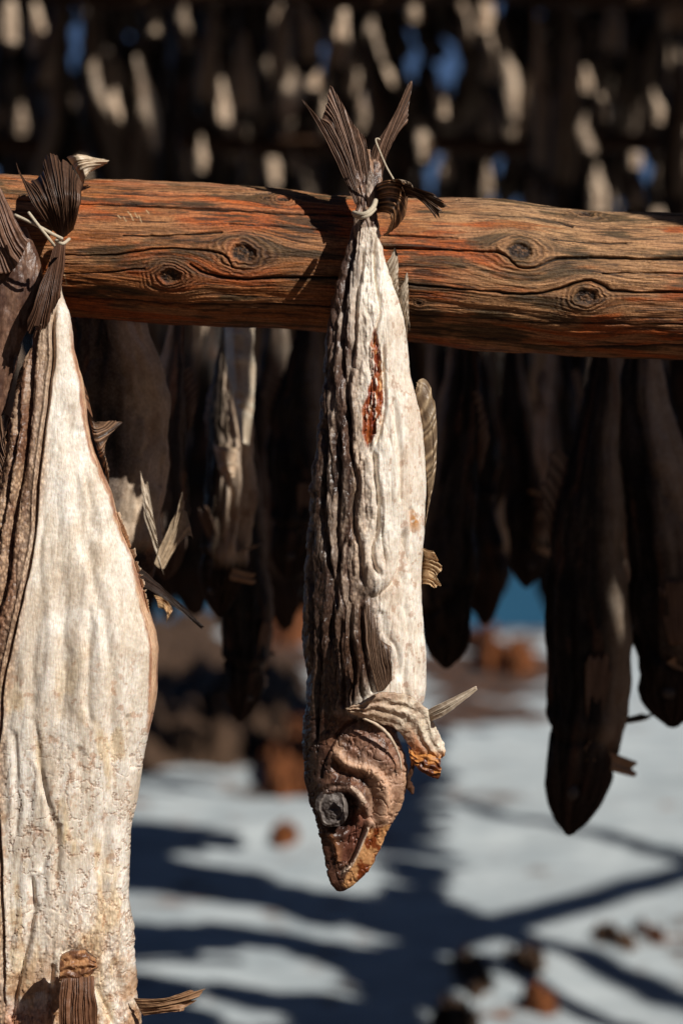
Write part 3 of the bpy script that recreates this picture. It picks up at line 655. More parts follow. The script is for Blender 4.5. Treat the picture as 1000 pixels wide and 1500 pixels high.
# ================================================================== front log
def log_front():
    u = np.concatenate([np.arange(-1500, -40, 30), np.arange(-40, 1040, 1.0), np.arange(1040, 2700, 30)])
    phi = np.concatenate([np.linspace(-1.75, 1.75, 400, endpoint=False), np.linspace(1.75, 2 * math.pi - 1.75, 70, endpoint=False)])
    top = np.interp(u, [-1500,0,100,200,300,400,480,520,600,680,740,800,870,1000,2700], [215,255,262,265,268,276,286,288,290,291,294,304,311,312,330])
    bot = np.interp(u, [-1500,0,100,200,300,400,470,600,700,800,900,1000,2700], [400,455,461,471,478,481,485,500,512,519,523,527,590])
    ks = np.ones(41) / 41
    sm1 = lambda v: np.convolve(np.pad(v, 20, mode='edge'), ks, 'valid')
    top, bot = np.interp(u, u, top), np.interp(u, u, bot)
    top[60:-60], bot[60:-60] = sm1(top)[60:-60], sm1(bot)[60:-60]
    c = (top + bot) / 2; r = (bot - top) / 2
    U = u[:, None] + 0 * phi[None]; PH = phi[None] + 0 * u[:, None]
    PYf = c[:, None] + r[:, None] * np.sin(PH)           # seen from the front
    front = (np.cos(PH) > -.1)
    V = r[:, None] * PH                                  # arc length
    knots = [(360,381,17),(257,414,15),(752,378,18),(848,443,15),(417,302,9),(850,322,12),(393,300,5),(668,300,4),(120,330,3),(610,452,4)]
    g = V.copy(); kn = []
    for kx, ky, kr in knots:
        i = np.argmin(abs(u - kx)); kv = r[i] * math.asin(np.clip((ky - c[i]) / r[i], -1, 1))
        du, dv = (U - kx) / 1.5, V - kv; rho = np.sqrt(du * du + dv * dv) + 1e-6
        g -= dv * np.minimum(1, (kr * 1.5) ** 2 / (rho ** 2 + kr * kr)) * np.exp(-(rho / (kr * 5)) ** 2)
        kn.append((rho, kr, du, dv, kx))
    g += 10 * (fbm(U * .006, V * .02, seed=401, o=3) - .5)
    a = fbm(U * .012, g * .16, seed=402, o=5); b = fbm(U * .02, g * .5, seed=403, o=4); f = fbm(U * .03, g * 1.1, seed=404, o=3)
    disp = (a - .5) * 3.6 + (b - .5) * 2.0 + (f - .5) * 1.0
    disp += (fbm(U * .01, V * .02, seed=405, o=3) - .5) * 7
    col = np.broadcast_to(np.array([.46, .185, .062]), U.shape + (3,)).copy()
    big = fbm(U * .009, g * .03, seed=406, o=4)
    col = mixc(col, (.56, .15, .035), sm(.44, .60, big) * .95)
    xr = sm(520, 760, U) * (1 - sm(300 + 0*U, 460 + 0*U, PYf) * .5)
    col = mixc(col, (.58, .38, .21), sm(.40, .62, fbm(U * .008, g * .05, seed=407, o=4) + .12 * xr) * (.35 + .55 * xr))
    col = mixc(col, (.50, .38, .27), (1 - sm(0, 34, PYf - top[:, None])) * .5 * sm(.3, .6, a))
    col = mixc(col, (.075, .06, .03), sm(.54, .70, fbm(U * .011 + 7, g * .06, seed=408, o=5)) * .85)
    col = col * (.72 + .5 * sm(.25, .72, b))[..., None]
    col = mixc(col, (.06, .03, .018), sm(.60, .72, f) * .6)
    col = mixc(col, (.05, .025, .015), sm(.60, .74, fbm(U * .016, g * .28, seed=410, o=4)) * .8)
    for (rho, kr, du, dv, kx) in kn:
        ang = np.arctan2(dv, du)
        rr = rho * (1 + .55 * (fbm(np.cos(ang) * 1.3 + kx, np.sin(ang) * 1.3, rho * .03, seed=int(kx), o=3) - .5))
        q = rr / kr
        ring = np.cos(rr * 1.15 * (1 + .25 * math.sin(kx * 1.3)) + 4 * vn(ang * 2, rr * .1, seed=int(kx)))
        near = np.exp(-(q / 1.7) ** 3)
        disp += near * (3.5 + 1.3 * ring * sm(.5, 1, q)) * min(1, kr / 10)
        core = 1 - sm(.52, .82, q)
        disp -= core * (kr * .35) ; disp += core * 5 * (fbm(U * .25, V * .25, seed=420 + int(kr), o=4) - .5)
        col = mixc(col, (.46, .26, .13), near * sm(.6, 1, q) * .6 * (.5 + .5 * ring))
        col = mixc(col, (.06, .03, .018), near * sm(.6, 1, q) * .7 * (.5 - .5 * ring))
        cc = mixc(np.broadcast_to(np.array([.035, .02, .013]), col.shape).copy(), (.22, .12, .06), sm(.5, .68, fbm(U * .3, V * .3, seed=430 + int(kr), o=4)))
        col = col * (1 - core[..., None]) + cc * core[..., None]
    cracks = [([(60,306),(180,311),(280,316),(350,319),(420,324),(470,323),(520,326)],1.6,8),([(90,384),(180,384),(234,376),(270,376),(330,383),(345,402)],1.3,7),([(285,398),(309,412),(362,419),(420,417),(476,416),(520,420)],1.6,8),
      ([(80,438),(180,446),(280,452),(420,453),(500,458)],1.3,6),([(190,357),(240,357),(300,355),(330,352)],1.0,5),([(95,410),(170,408),(220,403)],1.0,5),
      ([(560,374),(640,377),(700,380),(730,384),(750,402),(775,403),(807,390),(870,388),(940,390),(1040,390)],1.7,9),([(590,426),(680,434),(758,441),(807,434),(846,421),(870,428),(886,436),(940,438),(1040,438)],1.7,9),
      ([(590,490),(700,500),(820,512),(1040,509)],1.2,6),([(560,355),(610,358),(665,361)],1.2,6),([(800,362),(860,366),(905,367)],.9,4),([(560,318),(700,324),(790,330),(830,342)],1.0,4),([(600,468),(700,474),(800,480),(1000,482)],1.0,4),
      ([(640,306),(760,310),(830,316)],.9,4),([(870,412),(930,410),(1040,414)],.8,4),([(-40,300),(20,302),(60,306)],1.2,6),([(-40,420),(40,432),(80,438)],1.2,6),([(340,340),(420,344),(480,350)],.8,4),([(130,290),(230,294),(330,296),(400,290)],.8,4)]
    fm = front.astype(float)
    for pts, w, dep in cracks:
        d, t = dist(U, PYf + 2.0 * (fbm(U * .06, U * 0, seed=440, o=3) - .5), pts, reach=12)
        d = np.where(d > 1e8, 99, d); wv = w * (.5 + .9 * vn(U * .04, U * 0, seed=441))
        e = np.exp(-(d / wv) ** 2) * fm
        disp -= dep * .8 * e; col = mixc(col, (.02, .012, .008), np.clip(e * 1.1, 0, 1))
    col = col * np.array([.86, .80, .74])
    # pale scratches
    for (x, y, l) in [(200,326,9),(206,324,7),(212,328,10),(190,330,6),(196,322,5),(103,400,24),(182,328,4),(222,320,5)]:
        d, t = dist(U, PYf, [(x, y), (x + 4, y + l)], reach=5); col = mixc(col, (.75, .55, .32), np.exp(-(np.where(d > 1e8, 99, d) / .8) ** 2) * fm * .8)
    rw = (r[:, None] + disp * .8)
    Z = H + (750 - c[:, None] - rw * np.sin(PH)) * S
    Y = -rw * np.cos(PH) * S
    X = (U - 500) * S
    # round the two ends
    o = grid('rack_log', X, Y + 0, Z, M_LOG, col, None, closed=True, origin=W(500, 390, 0))
    return tag(o, 'thick weathered orange-brown log with dark knots and cracks, lying across the whole picture', 'log')
log_front()

# ================================================================== generic dried fish for rows behind
def gen_fish(seed, n=150, m=64, L=.62, fat=1.0, white=.4, split=True):
    rng = random.Random(seed)
    t = np.linspace(0, 1, n)
    w = np.interp(t, [0,.03,.1,.25,.4,.55,.68,.78,.82,.86,.9,.94,.97,.99,1], np.array([8,11,15,30,44,52,55,53,50,47,42,33,21,9,3]) * .001 * fat * rng.uniform(.92, 1.08))
    dq = np.interp(t, [0,.1,.5,.8,.9,1], [.6,.6,.62,.66,.6,.5])
    ks = np.ones(7) / 7; w = np.convolve(np.pad(w, 3, mode='edge'), ks, 'valid')
    w = w * (1 + .30 * (fbm(t * 7 + seed, t * 0, seed=seed + 40, o=3) - .5))
    w[0] = w[-1] = .0008
    ph = np.linspace(0, 2 * math.pi, m, endpoint=False)
    T = t[:, None] + 0 * ph; PH = ph[None] + 0 * T
    cx = np.cos(PH); sy = np.sin(PH)
    bend = .02 * np.sin(t * 3 + seed) + .009 * np.sin(t * 8 + seed * 2)
    a = fbm(np.cos(PH) * 1.8 + 5, T * 3, np.sin(PH) * 1.8 + seed, seed=seed, o=4)
    rd = np.clip(np.abs(2 * a - 1) * 4, 0, 1) ** .6 - .7
    disp = rd * .010 + (fbm(np.cos(PH) * 5 + 5, T * 14, np.sin(PH) * 5, seed=seed + 3, o=3) - .5) * .006
    disp *= np.minimum(1, w / .02)[:, None]
    # belly slit on the +X side, gill notch
    slit = np.exp(-((PH - .0) / .25) ** 2) + np.exp(-((PH - 2 * math.pi) / .25) ** 2)
    sl = slit * sm(.35, .45, T) * (1 - sm(.76, .82, T)); disp -= sl * .034 * fat; disp += .008 * np.exp(-((np.minimum(PH, 2*math.pi-PH) - .55) / .15) ** 2) * sm(.35, .45, T) * (1 - sm(.76, .82, T)) * vn(T * 14, PH, seed=seed)
    gt = T - .83 - .035 * np.cos(PH) - .02 * np.sin(PH * 2 + seed); gv = .25 + .75 * vn(cx * 2, sy * 2 + seed, seed=seed + 50)
    disp -= .007 * gv * np.exp(-(gt / .009) ** 2)
    disp += .003 * gv * np.exp(-((gt + .03) / .014) ** 2)
    es = np.exp(-(((T - .915) / .018) ** 2)) * (np.exp(-((PH - 1.75) / .22) ** 2) + np.exp(-((PH - 4.53) / .22) ** 2)); disp -= es * .008
    X = w[:, None] * cx + disp * cx + bend[:, None]
    Y = w[:, None] * dq[:, None] * sy + disp * sy
    Z = -T * L
    # colour: belly (+X) pale, back darkened to near black to deepen the shade
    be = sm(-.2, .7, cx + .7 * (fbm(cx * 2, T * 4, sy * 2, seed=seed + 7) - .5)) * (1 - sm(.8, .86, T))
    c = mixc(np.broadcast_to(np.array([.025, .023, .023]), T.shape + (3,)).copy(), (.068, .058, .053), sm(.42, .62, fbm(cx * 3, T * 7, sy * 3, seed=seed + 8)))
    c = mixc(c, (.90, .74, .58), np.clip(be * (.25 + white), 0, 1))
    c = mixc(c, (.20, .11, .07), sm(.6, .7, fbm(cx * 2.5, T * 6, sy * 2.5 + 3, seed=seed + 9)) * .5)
    c = mixc(c, (.05, .034, .028), sm(.84, .88, T) * .7)
    return X, Y, Z, cat4(c, (1 - be) * .7)

def local_fin(name, base, tip, nr, parent, colr, seed, L=1.0, pleat=.0006, per=6, nv=16, dark=(.06, .03, .02)):
    B = smooth(np.array(base, float), 6); T = smooth(np.array(tip, float), 6)
    u = np.linspace(0, 1, nr * per)
    rs = lambda P: np.stack([np.interp(u, np.linspace(0, 1, len(P)), P[:, k]) for k in range(3)], -1)
    B, T = rs(B), rs(T); v = np.linspace(0, 1, nv)[:, None, None]
    lim = (1 - .2 * vn(u * nr, u * 0, seed=seed))[None, :, None]
    P = B[None] * (1 - v * lim) + T[None] * v * lim
    ray = np.cos(2 * math.pi * nr * u)[None, :]
    nrm = np.cross(B[-1] - B[0], T[len(T)//2] - B[0]); nrm /= np.linalg.norm(nrm) + 1e-9
    P = P + nrm * (pleat * ray * sm(0, .3, v[..., 0]) + .004 * np.sin(v[..., 0] * 3 + seed))[..., None]
    c = mixc(np.broadcast_to(np.array(dark), P.shape).copy(), colr, np.clip(.62 + .3 * ray + .5 * (vn(u[None] * 7, v[..., 0] * 3, seed=seed) - .5), 0, 1))
    return grid(name, P[..., 0], P[..., 1], P[..., 2], M_FIN, c, parent, two=tuple(nrm * .0008))

def proto_fish(seed, full=True, L=.62, fat=1.0, white=.4, n=150, m=64):
    """an Empty with body, tail, fins and eye as children (full) or a single mesh"""
    X, Y, Z, c = gen_fish(seed, n, m, L, fat, white)
    if not full:
        # single mesh for far rows: body only with a short tail fan formed by its first rings
        o = grid('dried_fish', X, Y, Z, M_FISH_BG, c, None, closed=True)
        return o
    r = bpy.data.objects.new('dried_fish', None); COL.objects.link(r); r.empty_display_size = .02
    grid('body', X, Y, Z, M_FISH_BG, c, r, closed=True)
    s = fat
    local_fin('tail_fin', [(-.01, 0, -.005), (0, 0, .004), (.01, 0, -.005)], [(-.06, .01, .10), (-.02, .0, .07), (.0, 0, .055), (.02, 0, .07), (.05, .015, .11)], 12, r, (.24, .14, .09), seed)
    bd = .02 * math.sin(.5 * 3 + seed)
    local_fin('dorsal_fin', [(-.03*s+bd, 0, -.3*L), (-.045*s+bd, 0, -.42*L), (-.05*s+bd, 0, -.5*L)], [(-.06*s+bd, .004, -.27*L), (-.075*s+bd, 0, -.36*L), (-.06*s+bd, -.004, -.47*L)], 9, r, (.33, .22, .15), seed + 1)
    local_fin('anal_fin', [(.03*s+bd, 0, -.3*L), (.042*s+bd, 0, -.38*L), (.05*s+bd, 0, -.46*L)], [(.06*s+bd, -.004, -.28*L), (.07*s+bd, 0, -.35*L), (.062*s+bd, .004, -.43*L)], 8, r, (.38, .26, .17), seed + 2)
    bd2 = .02 * math.sin(.8 * 3 + seed)
    local_fin('pectoral_fin', [(.0+bd2, -.031*s, -.80*L), (.012+bd2, -.032*s, -.80*L), (.02+bd2, -.03*s, -.79*L)], [(-.012+bd2, -.045, -.66*L), (.012+bd2, -.05, -.64*L), (.03+bd2, -.042, -.68*L)], 8, r, (.30, .19, .13), seed + 3)
    local_fin('pelvic_fin', [(.045*s+bd2, -.01, -.80*L), (.05*s+bd2, 0, -.795*L), (.05*s+bd2, .01, -.79*L)], [(.10+bd2, -.012, -.77*L), (.112+bd2, .0, -.765*L), (.10+bd2, .01, -.76*L)], 4, r, (.5, .36, .24), seed + 4)
    # collar flap jutting out under the throat
    uu = np.linspace(0, 1, 24)[:, None]; vv = np.linspace(0, 1, 14)[None]
    Xc = bd2 + (.0 + .05 * s * uu + .03 * uu * uu) + .004 * np.sin(vv * 9 + seed); Yc = -.030 * s + .03 * uu * s + .004 * np.sin(uu * 7); Zc = -.815 * L - .03 * uu - .026 * vv * (1 - .3 * uu)
    Xc, Yc, Zc = np.broadcast_arrays(Xc, Yc, Zc)
    cc = mixc(np.broadcast_to(np.array([.36, .22, .14]), Xc.shape + (3,)).copy(), (.6, .45, .3), fbm(Xc * 60, Zc * 60, seed=seed))
    grid('collar_flap', Xc, Yc, Zc, M_FISH_BG, cat4(cc, Xc * 0), r, two=(.002, .005, 0))
    th = np.linspace(0, math.pi, 12)[:, None]; ph = np.linspace(0, 2*math.pi, 16, endpoint=False)[None]
    ex, ez = -.008 + .02 * math.sin(.915 * 3 + seed), -.915 * L
    x = .010*np.sin(th)*np.cos(ph) + ex; z = .010*np.sin(th)*np.sin(ph) + ez; y = -.010*np.cos(th) - .017*s + 0*ph
    x, y, z = np.broadcast_arrays(x, y, z)
    grid('eye', x, y, z, M_EYE, np.broadcast_to(np.array([.08, .07, .065]), x.shape + (3,)).copy(), r, closed=True)
    return r

def copy_tree(o):
    c = o.copy(); COL.objects.link(c)
    for ch in o.children:
        k = ch.copy(); COL.objects.link(k); k.parent = c
    return c

big = [proto_fish(501, L=.62, fat=1.0, white=.25, n=300, m=110), proto_fish(523, L=.60, fat=.9, white=.5, n=300, m=110), proto_fish(541, L=.64, fat=1.1, white=.1, n=300, m=110)]
g_ = proto_fish(577, L=.62, fat=1.25, white=0, n=300, m=110); big.append(g_)
for ch in g_.children:
    if ch.name.startswith('body'):
        a = ch.data.color_attributes['Col']; v = np.empty(len(a.data) * 4, np.float32); a.data.foreach_get('color', v)
        v = v.reshape(-1, 4); v[:, :3] *= (3.2, 3.2, 3.1); a.data.foreach_set('color', v.ravel())
bigL = [.62, .60, .64, .62]
used = set()
def place(px, top, tip, Y, k, label, group='dried fish on the shaded poles behind the log', rot=0, wid=1.0, lean=0):
    x0, _, z0 = W(px, top, Y); x1, _, z1 = W(px + lean, tip, Y)
    o = big[k] if k not in used else copy_tree(big[k]); used.add(k)
    L = math.hypot(x1 - x0, z0 - z1); s = L / bigL[k]
    o.location = (x0, Y, z0); o.rotation_euler = (0, -math.atan2(x1 - x0, z0 - z1) , R(rot))
    o.scale = (s * wid, s * wid, s)
    return tag(o, label, 'dried fish', group)

def pole(x0, x1, d, z, r=.05, label=None, group=None, seed=1):
    n = 24; P = [(x0 + (x1 - x0) * i / n, d - D, H + z + .012 * math.sin(i * 1.3 + seed)) for i in range(n + 1)]
    rr = [r * (1 + .08 * math.sin(i * 2.1 + seed)) for i in range(n + 1)]
    o = tube('rack_pole', P, rr, M_POLE, None, P[n // 2], seg=14, sub=4, rough=.12)
    return tag(o, label, 'pole', group)

# partner fish tied to the two front ones, hanging behind the log
p = place(176, 300, 900, .13, 3, 'shaded dark cod slung behind the log, tied to the broad pale left fish', 'dried fish tied over the front log', rot=0, wid=1.2, lean=-30)
place(560, 320, 860, .12, 2, 'brown partner cod behind the central fish, its curled tail above the log', 'dried fish tied over the front log', rot=200, wid=.7)
partner = [o for o in COL.objects if o.get('label', '').startswith('brown partner')][0]
partner_left = p
for ch in list(p.children):      # torn off on this fish
    if ch.name.split('.')[0] in ('pectoral_fin', 'collar_flap', 'pelvic_fin', 'tail_fin', 'anal_fin'): bpy.data.objects.remove(ch)
bpy.context.view_layer.update()
# its tail lobe standing up beside the hero's tail, the brown curl and the shredded end
def attach(o, par):
    mw = par.matrix_world.inverted(); o.parent = par; o.matrix_parent_inverse = mw
    return o
for ch in list(partner.children):
    if ch.name.startswith('tail_fin'): bpy.data.objects.remove(ch)
for args, kw in [
  (('tail_fin', [(540,290),(548,292),(556,284)], [(546,220),(562,222),(572,214)], [(578,180),(600,116),(606,130),(598,180)], 9, None, BR), dict(Yd=(-.07,-.075,-.07), pleat=1.5, ragged=.08, seed=61, warp=4)),
  (('tail_fin', [(548,272),(550,290),(552,312)], [(570,264),(582,286),(572,318)], [(596,268),(598,300),(586,330),(560,350)], 9, None, (.50,.26,.12)), dict(Yd=(-.08,-.108,-.09), pleat=1.3, ragged=.08, seed=62, warp=7)),
  (('tail_fin', [(584,268),(590,276),(594,288)], [(616,278),(622,290),(620,298)], [(640,286),(682,318),(650,322),(654,346)], 10, None, (.24,.14,.085)), dict(Yd=(-.10,-.12,-.115), pleat=2.2, ragged=.3, seed=63, warp=6)),
  (('tail_fin', [(566,266),(575,266),(586,270)], [(580,262),(592,264),(600,268)], [(588,268),(600,272),(606,278)], 4, None, (.55,.42,.30)), dict(Yd=(-.095,-.118,-.12), pleat=1.2, ragged=.1, seed=64, warp=3, thick=.002))]:
    o = fin(*args, **kw); attach(o, partner)
# lit shards of the left partner's belly and fins
for args, kw in [
  (('belly_shard', [(206,690),(208,720),(212,760)], [(212,710),(222,760),(228,810)], [(216,700),(228,770),(242,846)], 4, None, (.75,.64,.5)), dict(Yd=(.05,.05,.05), seed=71, warp=3, contrast=.5, thick=.002, dark=(.4,.3,.2))),
  (('belly_shard', [(226,826),(232,832),(240,834)], [(244,780),(254,785),(268,790)], [(266,740),(270,708),(274,742),(284,790)], 5, None, (.75,.6,.42)), dict(Yd=(.05,.05,.05), seed=72, warp=4, contrast=.5, thick=.002, dark=(.4,.28,.18))),
  (('belly_shard', [(226,872),(230,880),(232,890)], [(238,876),(244,886),(244,898)], [(248,882),(252,898),(242,916)], 4, None, (.75,.5,.26)), dict(Yd=(.03,.03,.03), seed=73, warp=4, contrast=.5, thick=.003, dark=(.5,.2,.06)))]:
    o = fin(*args, **kw); attach(o, partner_left)

# second rank, out of focus and in shade
G2 = 'dried fish on the shaded poles behind the log'
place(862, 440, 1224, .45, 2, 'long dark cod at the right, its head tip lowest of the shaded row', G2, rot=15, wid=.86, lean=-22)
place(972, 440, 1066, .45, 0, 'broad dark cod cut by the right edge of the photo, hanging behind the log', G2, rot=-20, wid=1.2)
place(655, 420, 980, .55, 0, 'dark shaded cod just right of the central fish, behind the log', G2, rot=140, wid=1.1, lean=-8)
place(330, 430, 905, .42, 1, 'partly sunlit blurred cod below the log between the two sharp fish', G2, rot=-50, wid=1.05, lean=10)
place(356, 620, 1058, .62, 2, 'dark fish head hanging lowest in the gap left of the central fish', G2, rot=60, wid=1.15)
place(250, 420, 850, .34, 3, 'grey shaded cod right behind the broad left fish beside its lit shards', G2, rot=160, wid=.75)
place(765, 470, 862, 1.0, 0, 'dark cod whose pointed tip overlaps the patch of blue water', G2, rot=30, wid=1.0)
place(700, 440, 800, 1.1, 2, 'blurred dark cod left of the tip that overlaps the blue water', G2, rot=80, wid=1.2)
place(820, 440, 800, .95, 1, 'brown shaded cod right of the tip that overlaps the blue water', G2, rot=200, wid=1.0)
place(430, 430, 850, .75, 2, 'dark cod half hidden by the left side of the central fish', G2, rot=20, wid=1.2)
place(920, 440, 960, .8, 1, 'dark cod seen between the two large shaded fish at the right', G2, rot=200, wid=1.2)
pole(-2.5, 2.8, D + .50, .262, .03, 'shaded rack pole hidden just behind the front log', 'rack poles')

lf = [o for o in COL.objects if o.get('label', '').startswith('partly sunlit')][0]
bpy.context.view_layer.update()
for args, kw in [
  (('belly_flap', [(328,470),(332,540),(344,600),(352,650)], [(348,470),(350,540),(356,600),(358,650)], [(374,470),(376,540),(372,600),(364,655)], 6, None, (.92,.84,.68)), dict(Yd=(.37,.33,.36), seed=81, warp=9, pleat=2.5, contrast=.5, thick=.003, dark=(.5,.34,.2), nv=40, ragged=.1)),
  (('belly_flap', [(312,650),(322,690),(336,716)], [(330,655),(336,685),(340,700)], [(352,656),(350,676),(344,706)], 4, None, (.85,.68,.5)), dict(Yd=(.34,.32,.34), seed=82, warp=6, pleat=1.5, contrast=.5, thick=.003, dark=(.4,.25,.15), nv=30))]:
    attach(fin(*args, **kw), lf)
# ------------------------------------------------------------------ far racks
AZ, EL = R(43), R(37)
SUN = np.array([math.sin(AZ) * math.cos(EL), -math.cos(AZ) * math.cos(EL), math.sin(EL)])
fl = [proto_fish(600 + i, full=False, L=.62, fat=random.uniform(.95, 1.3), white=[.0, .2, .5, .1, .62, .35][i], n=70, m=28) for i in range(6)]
first = set()
def far_fish(x, d, z, L, label, group):
    k = random.randrange(6)
    if k in first: o = fl[k].copy(); COL.objects.link(o)
    else: o = fl[k]; first.add(k)
    s = L / .62
    o.location = (x, d - D, H + z); o.rotation_euler = (random.uniform(-.10, .10), random.uniform(-.14, .14), random.uniform(0, 6.283)); o.scale = (s * random.uniform(.85, 1.25),) * 2 + (s,)
    return tag(o, label, 'dried fish', group)
def row(d, z, x0, x1, sp, Ls, label, group, drop=0, plabel=None, seed=1, pr=.03, jz=.0):
    x = x0
    while x < x1:
        if random.random() >= drop:
            L = random.uniform(*Ls)
            px = 500 + x * F / d
            if 665 < px < 812 and z < .9: L = min(L, z + 8 * d / F)
            elif z < .9 and d > 3.8: L = z + random.uniform(125, 185) * d / F
            dd, zz = d + random.uniform(-.1, .1), z - random.uniform(0, jz)
            if z < .9 or not (blocks_sky(x, dd - D, H + zz, L, .05) or blocks_ray(x, dd - D, H + zz, L, .035)): far_fish(x, dd, zz, L, label, group)
        x += sp * random.uniform(.7, 1.3)
    pole(min(x0, -.3) - .6, x1 + .6, d, z + .02, pr, plabel, 'rack poles', seed)
DLAB = 'blurred shaded cod in the dark mass of fish seen under the front log'
TLAB = 'blurred dried cod in the crowded high racks above the front log'
for i, (d, z) in enumerate([(3.3, .33), (4.1, .41), (5.0, .50), (5.9, .58)]):
    hw = d * .143 + .12
    row(d, z, -hw, hw, .10, (.44, .5), DLAB, 'blurred fish under the log line', 0.0, '%s dim rack pole behind the front log' % ['first', 'second', 'third', 'fourth'][i], seed=i, pr=.025)
# sunlit fish one can tell in the high racks: (px, py, width px, height px) of the part in the sun
SPOTS = [(16,25,22,60),(50,52,28,60),(70,95,24,46),(140,40,40,90),(145,105,42,60),(160,165,20,50),(176,205,18,40),(272,45,28,50),(269,92,20,46),(264,136,16,40),(310,100,34,74),(318,30,30,40),(356,115,34,64),(325,160,20,46),(352,205,34,48),(362,246,26,40),(256,236,26,60),(290,232,16,36),(400,30,24,70),(400,105,28,40),(437,50,32,70),(440,110,30,50),(430,236,18,30),(452,252,24,40),(396,246,20,44),
 (505,60,28,70),(508,110,24,50),(548,60,26,60),(552,112,28,50),(562,175,22,40),(528,170,20,34),(592,255,28,40),(635,150,16,50),(712,14,26,60),(714,86,22,50),(792,76,24,56),(900,42,28,62),(846,6,22,24),(710,182,24,34),(783,184,26,42),(617,212,30,36),(650,252,20,30),(712,270,20,36),(795,280,28,48),(874,286,28,54),(958,268,28,44),(925,286,20,36),(858,202,24,44),(930,232,20,30),(856,120,20,24),(985,16,44,50),(803,228,16,22),(960,160,16,30),(120,255,24,30),(30,180,22,40),(210,140,18,40),(215,30,20,40),(470,180,18,40),(670,40,18,50),(745,150,18,40),(880,160,14,30),(600,20,20,30),
 (355,510,14,40),(358,560,14,40),(362,610,12,40),(330,690,14,30),(895,985,10,50)]
SKYG = [(595,80,18,18),(665,85,10,20),(545,8,30,8),(640,220,13,13),(815,235,12,12),(942,236,9,10),(110,50,16,16),(213,72,10,10),(470,75,16,18),(478,6,22,8),(735,6,12,12),(880,236,8,9)]
rays = []
def scr(x, y, z): d = y + D; return 500 + x * F / d, 750 - (z - H) * F / d
def blocks_sky(x, y, z, L, hw):
    a, b = scr(x, y, z); c, e = scr(x, y, z - L); w = hw * F / (y + D)
    return any(abs(a - g[0]) < w * .55 + g[2] / 3.4 and b < g[1] + g[3] / 3 and e > g[1] - g[3] / 3 for g in SKYG)
def blocks_ray(x, y, z, L, hw):
    for P, R_ in rays:
        if (P[0] - x) ** 2 + (P[1] - y) ** 2 < .02: continue
        # closest approach in plan of the sun ray to this hanging fish
        hx, hy_ = SUN[0], SUN[1]; t = ((x - P[0]) * hx + (y - P[1]) * hy_) / (hx * hx + hy_ * hy_)
        if t < 0: continue
        if math.hypot(P[0] + hx * t - x, P[1] + hy_ * t - y) < hw + R_ and z - L < P[2] + SUN[2] * t < z: return True
    return False
n_spot = 0
for i, (px, py, w_, h_) in enumerate(SPOTS):
    if py > 400: Y = .40
    else: Y = [5.0, 6.2, 5.6, 6.8, 7.4][i % 5]
    for f in ((0,) if py < 400 else (-.2, .15)): rays.append((np.array(W(px, py + f * h_, Y)), .5 * w_ * (D + Y) / F * (.22 if py < 400 else .3)))
    if py > 400: continue
    L = h_ * (D + Y) / F * random.uniform(1.5, 2.2); x, y, z = W(px, py, Y); z += L * .5
    k = [2, 4, 5, 1][i % 4]
    if k in first: o = fl[k].copy(); COL.objects.link(o)
    else: o = fl[k]; first.add(k)
    sc = w_ * (D + Y) / F / .075
    o.location = (x, Y, z); o.rotation_euler = (random.uniform(-.1, .1), random.uniform(-.22, .22), R(-62) + random.uniform(-.6, .6)); o.scale = (sc, sc, L / .62)
    tag(o, 'blurred dried cod catching the sun in the high racks above the front log', 'dried fish', 'sunlit fish in the high far racks')
for i, (d, z, dr) in enumerate([(6.9, 1.48, .35), (7.9, 1.95, .3), (8.6, 1.30, .25), (9.6, 2.15, .2), (10.4, 1.6, .2)]):
    hw = d * .143 + .1
    row(d, z, -hw, hw, .13, (.5, .66), TLAB, 'fish in the high far racks', dr, 'blurred brown pole of the high far racks', seed=20 + i, pr=.035, jz=.22)
# fish added outside the frame as one mass, placed only to shade the view
LIT = [(235,1100,55,26),(250,1160,62,34),(400,1088,26,18),(392,1150,34,32),(370,1200,55,26),(430,1252,105,30),(500,1285,50,18),(222,1330,26,30),(345,1340,42,16),(500,1368,52,12),(380,1412,76,18),(440,1436,50,10),(320,1480,90,20),(470,1200,50,24),(225,1185,30,20),(255,1420,40,10),(300,1255,40,8)]
def lit(P):
    """P: ground points n*3 -> True where the photo's snow lies in the sun"""
    d = P[:, 1] + D; px = 500 + P[:, 0] * F / d; py = 750 + (H - P[:, 2]) * F / d
    r = (d > 3) & (py > 880) & (py < 1540) & (px > np.interp(py, [880, 1050, 1150, 1200, 1290, 1340, 1400, 1440, 1500], [640, 655, 650, 655, 665, 700, 690, 700, 690])) & (px < 1060)
    r &= ~((px > np.interp(py, [1040, 1130, 1200, 1260], [915, 960, 990, 1060])) & (py > 1040) & (py < 1260))
    for cx, cy, rx, ry in LIT: r |= ((px - cx) / rx) ** 2 + ((py - cy) / ry) ** 2 < 1
    return r
def foot(p, L, w):
    """shadow of a hanging fish (top p, length L) on the ground"""
    side = np.array([SUN[1], -SUN[0], 0]); side /= np.linalg.norm(side); out = []
    for a in np.linspace(0, 1, 7):
        for b in (-1, 0, 1):
            q = np.array([p[0], p[1], p[2] - a * L]) + side * b * w
            out.append(q - SUN * (q[2] / SUN[2]))
    return np.array(out)
mass = []; far_mass = []
def try_shade_fish(x, y, z, L, w, tol=0.0, fat=1.0):
    if lit(foot((x, y, z), L, w)).mean() > tol: return False
    if tol == 0 and blocks_ray(x, y, z, L, w * fat * .42): return False
    d = y + D
    if d > .2 and abs(x) < .143 * d + .12 and z - L - H < .2143 * d + .06: return False
    mass.append((x, y, z, L, w * fat)); return True
rr = random.Random(5)
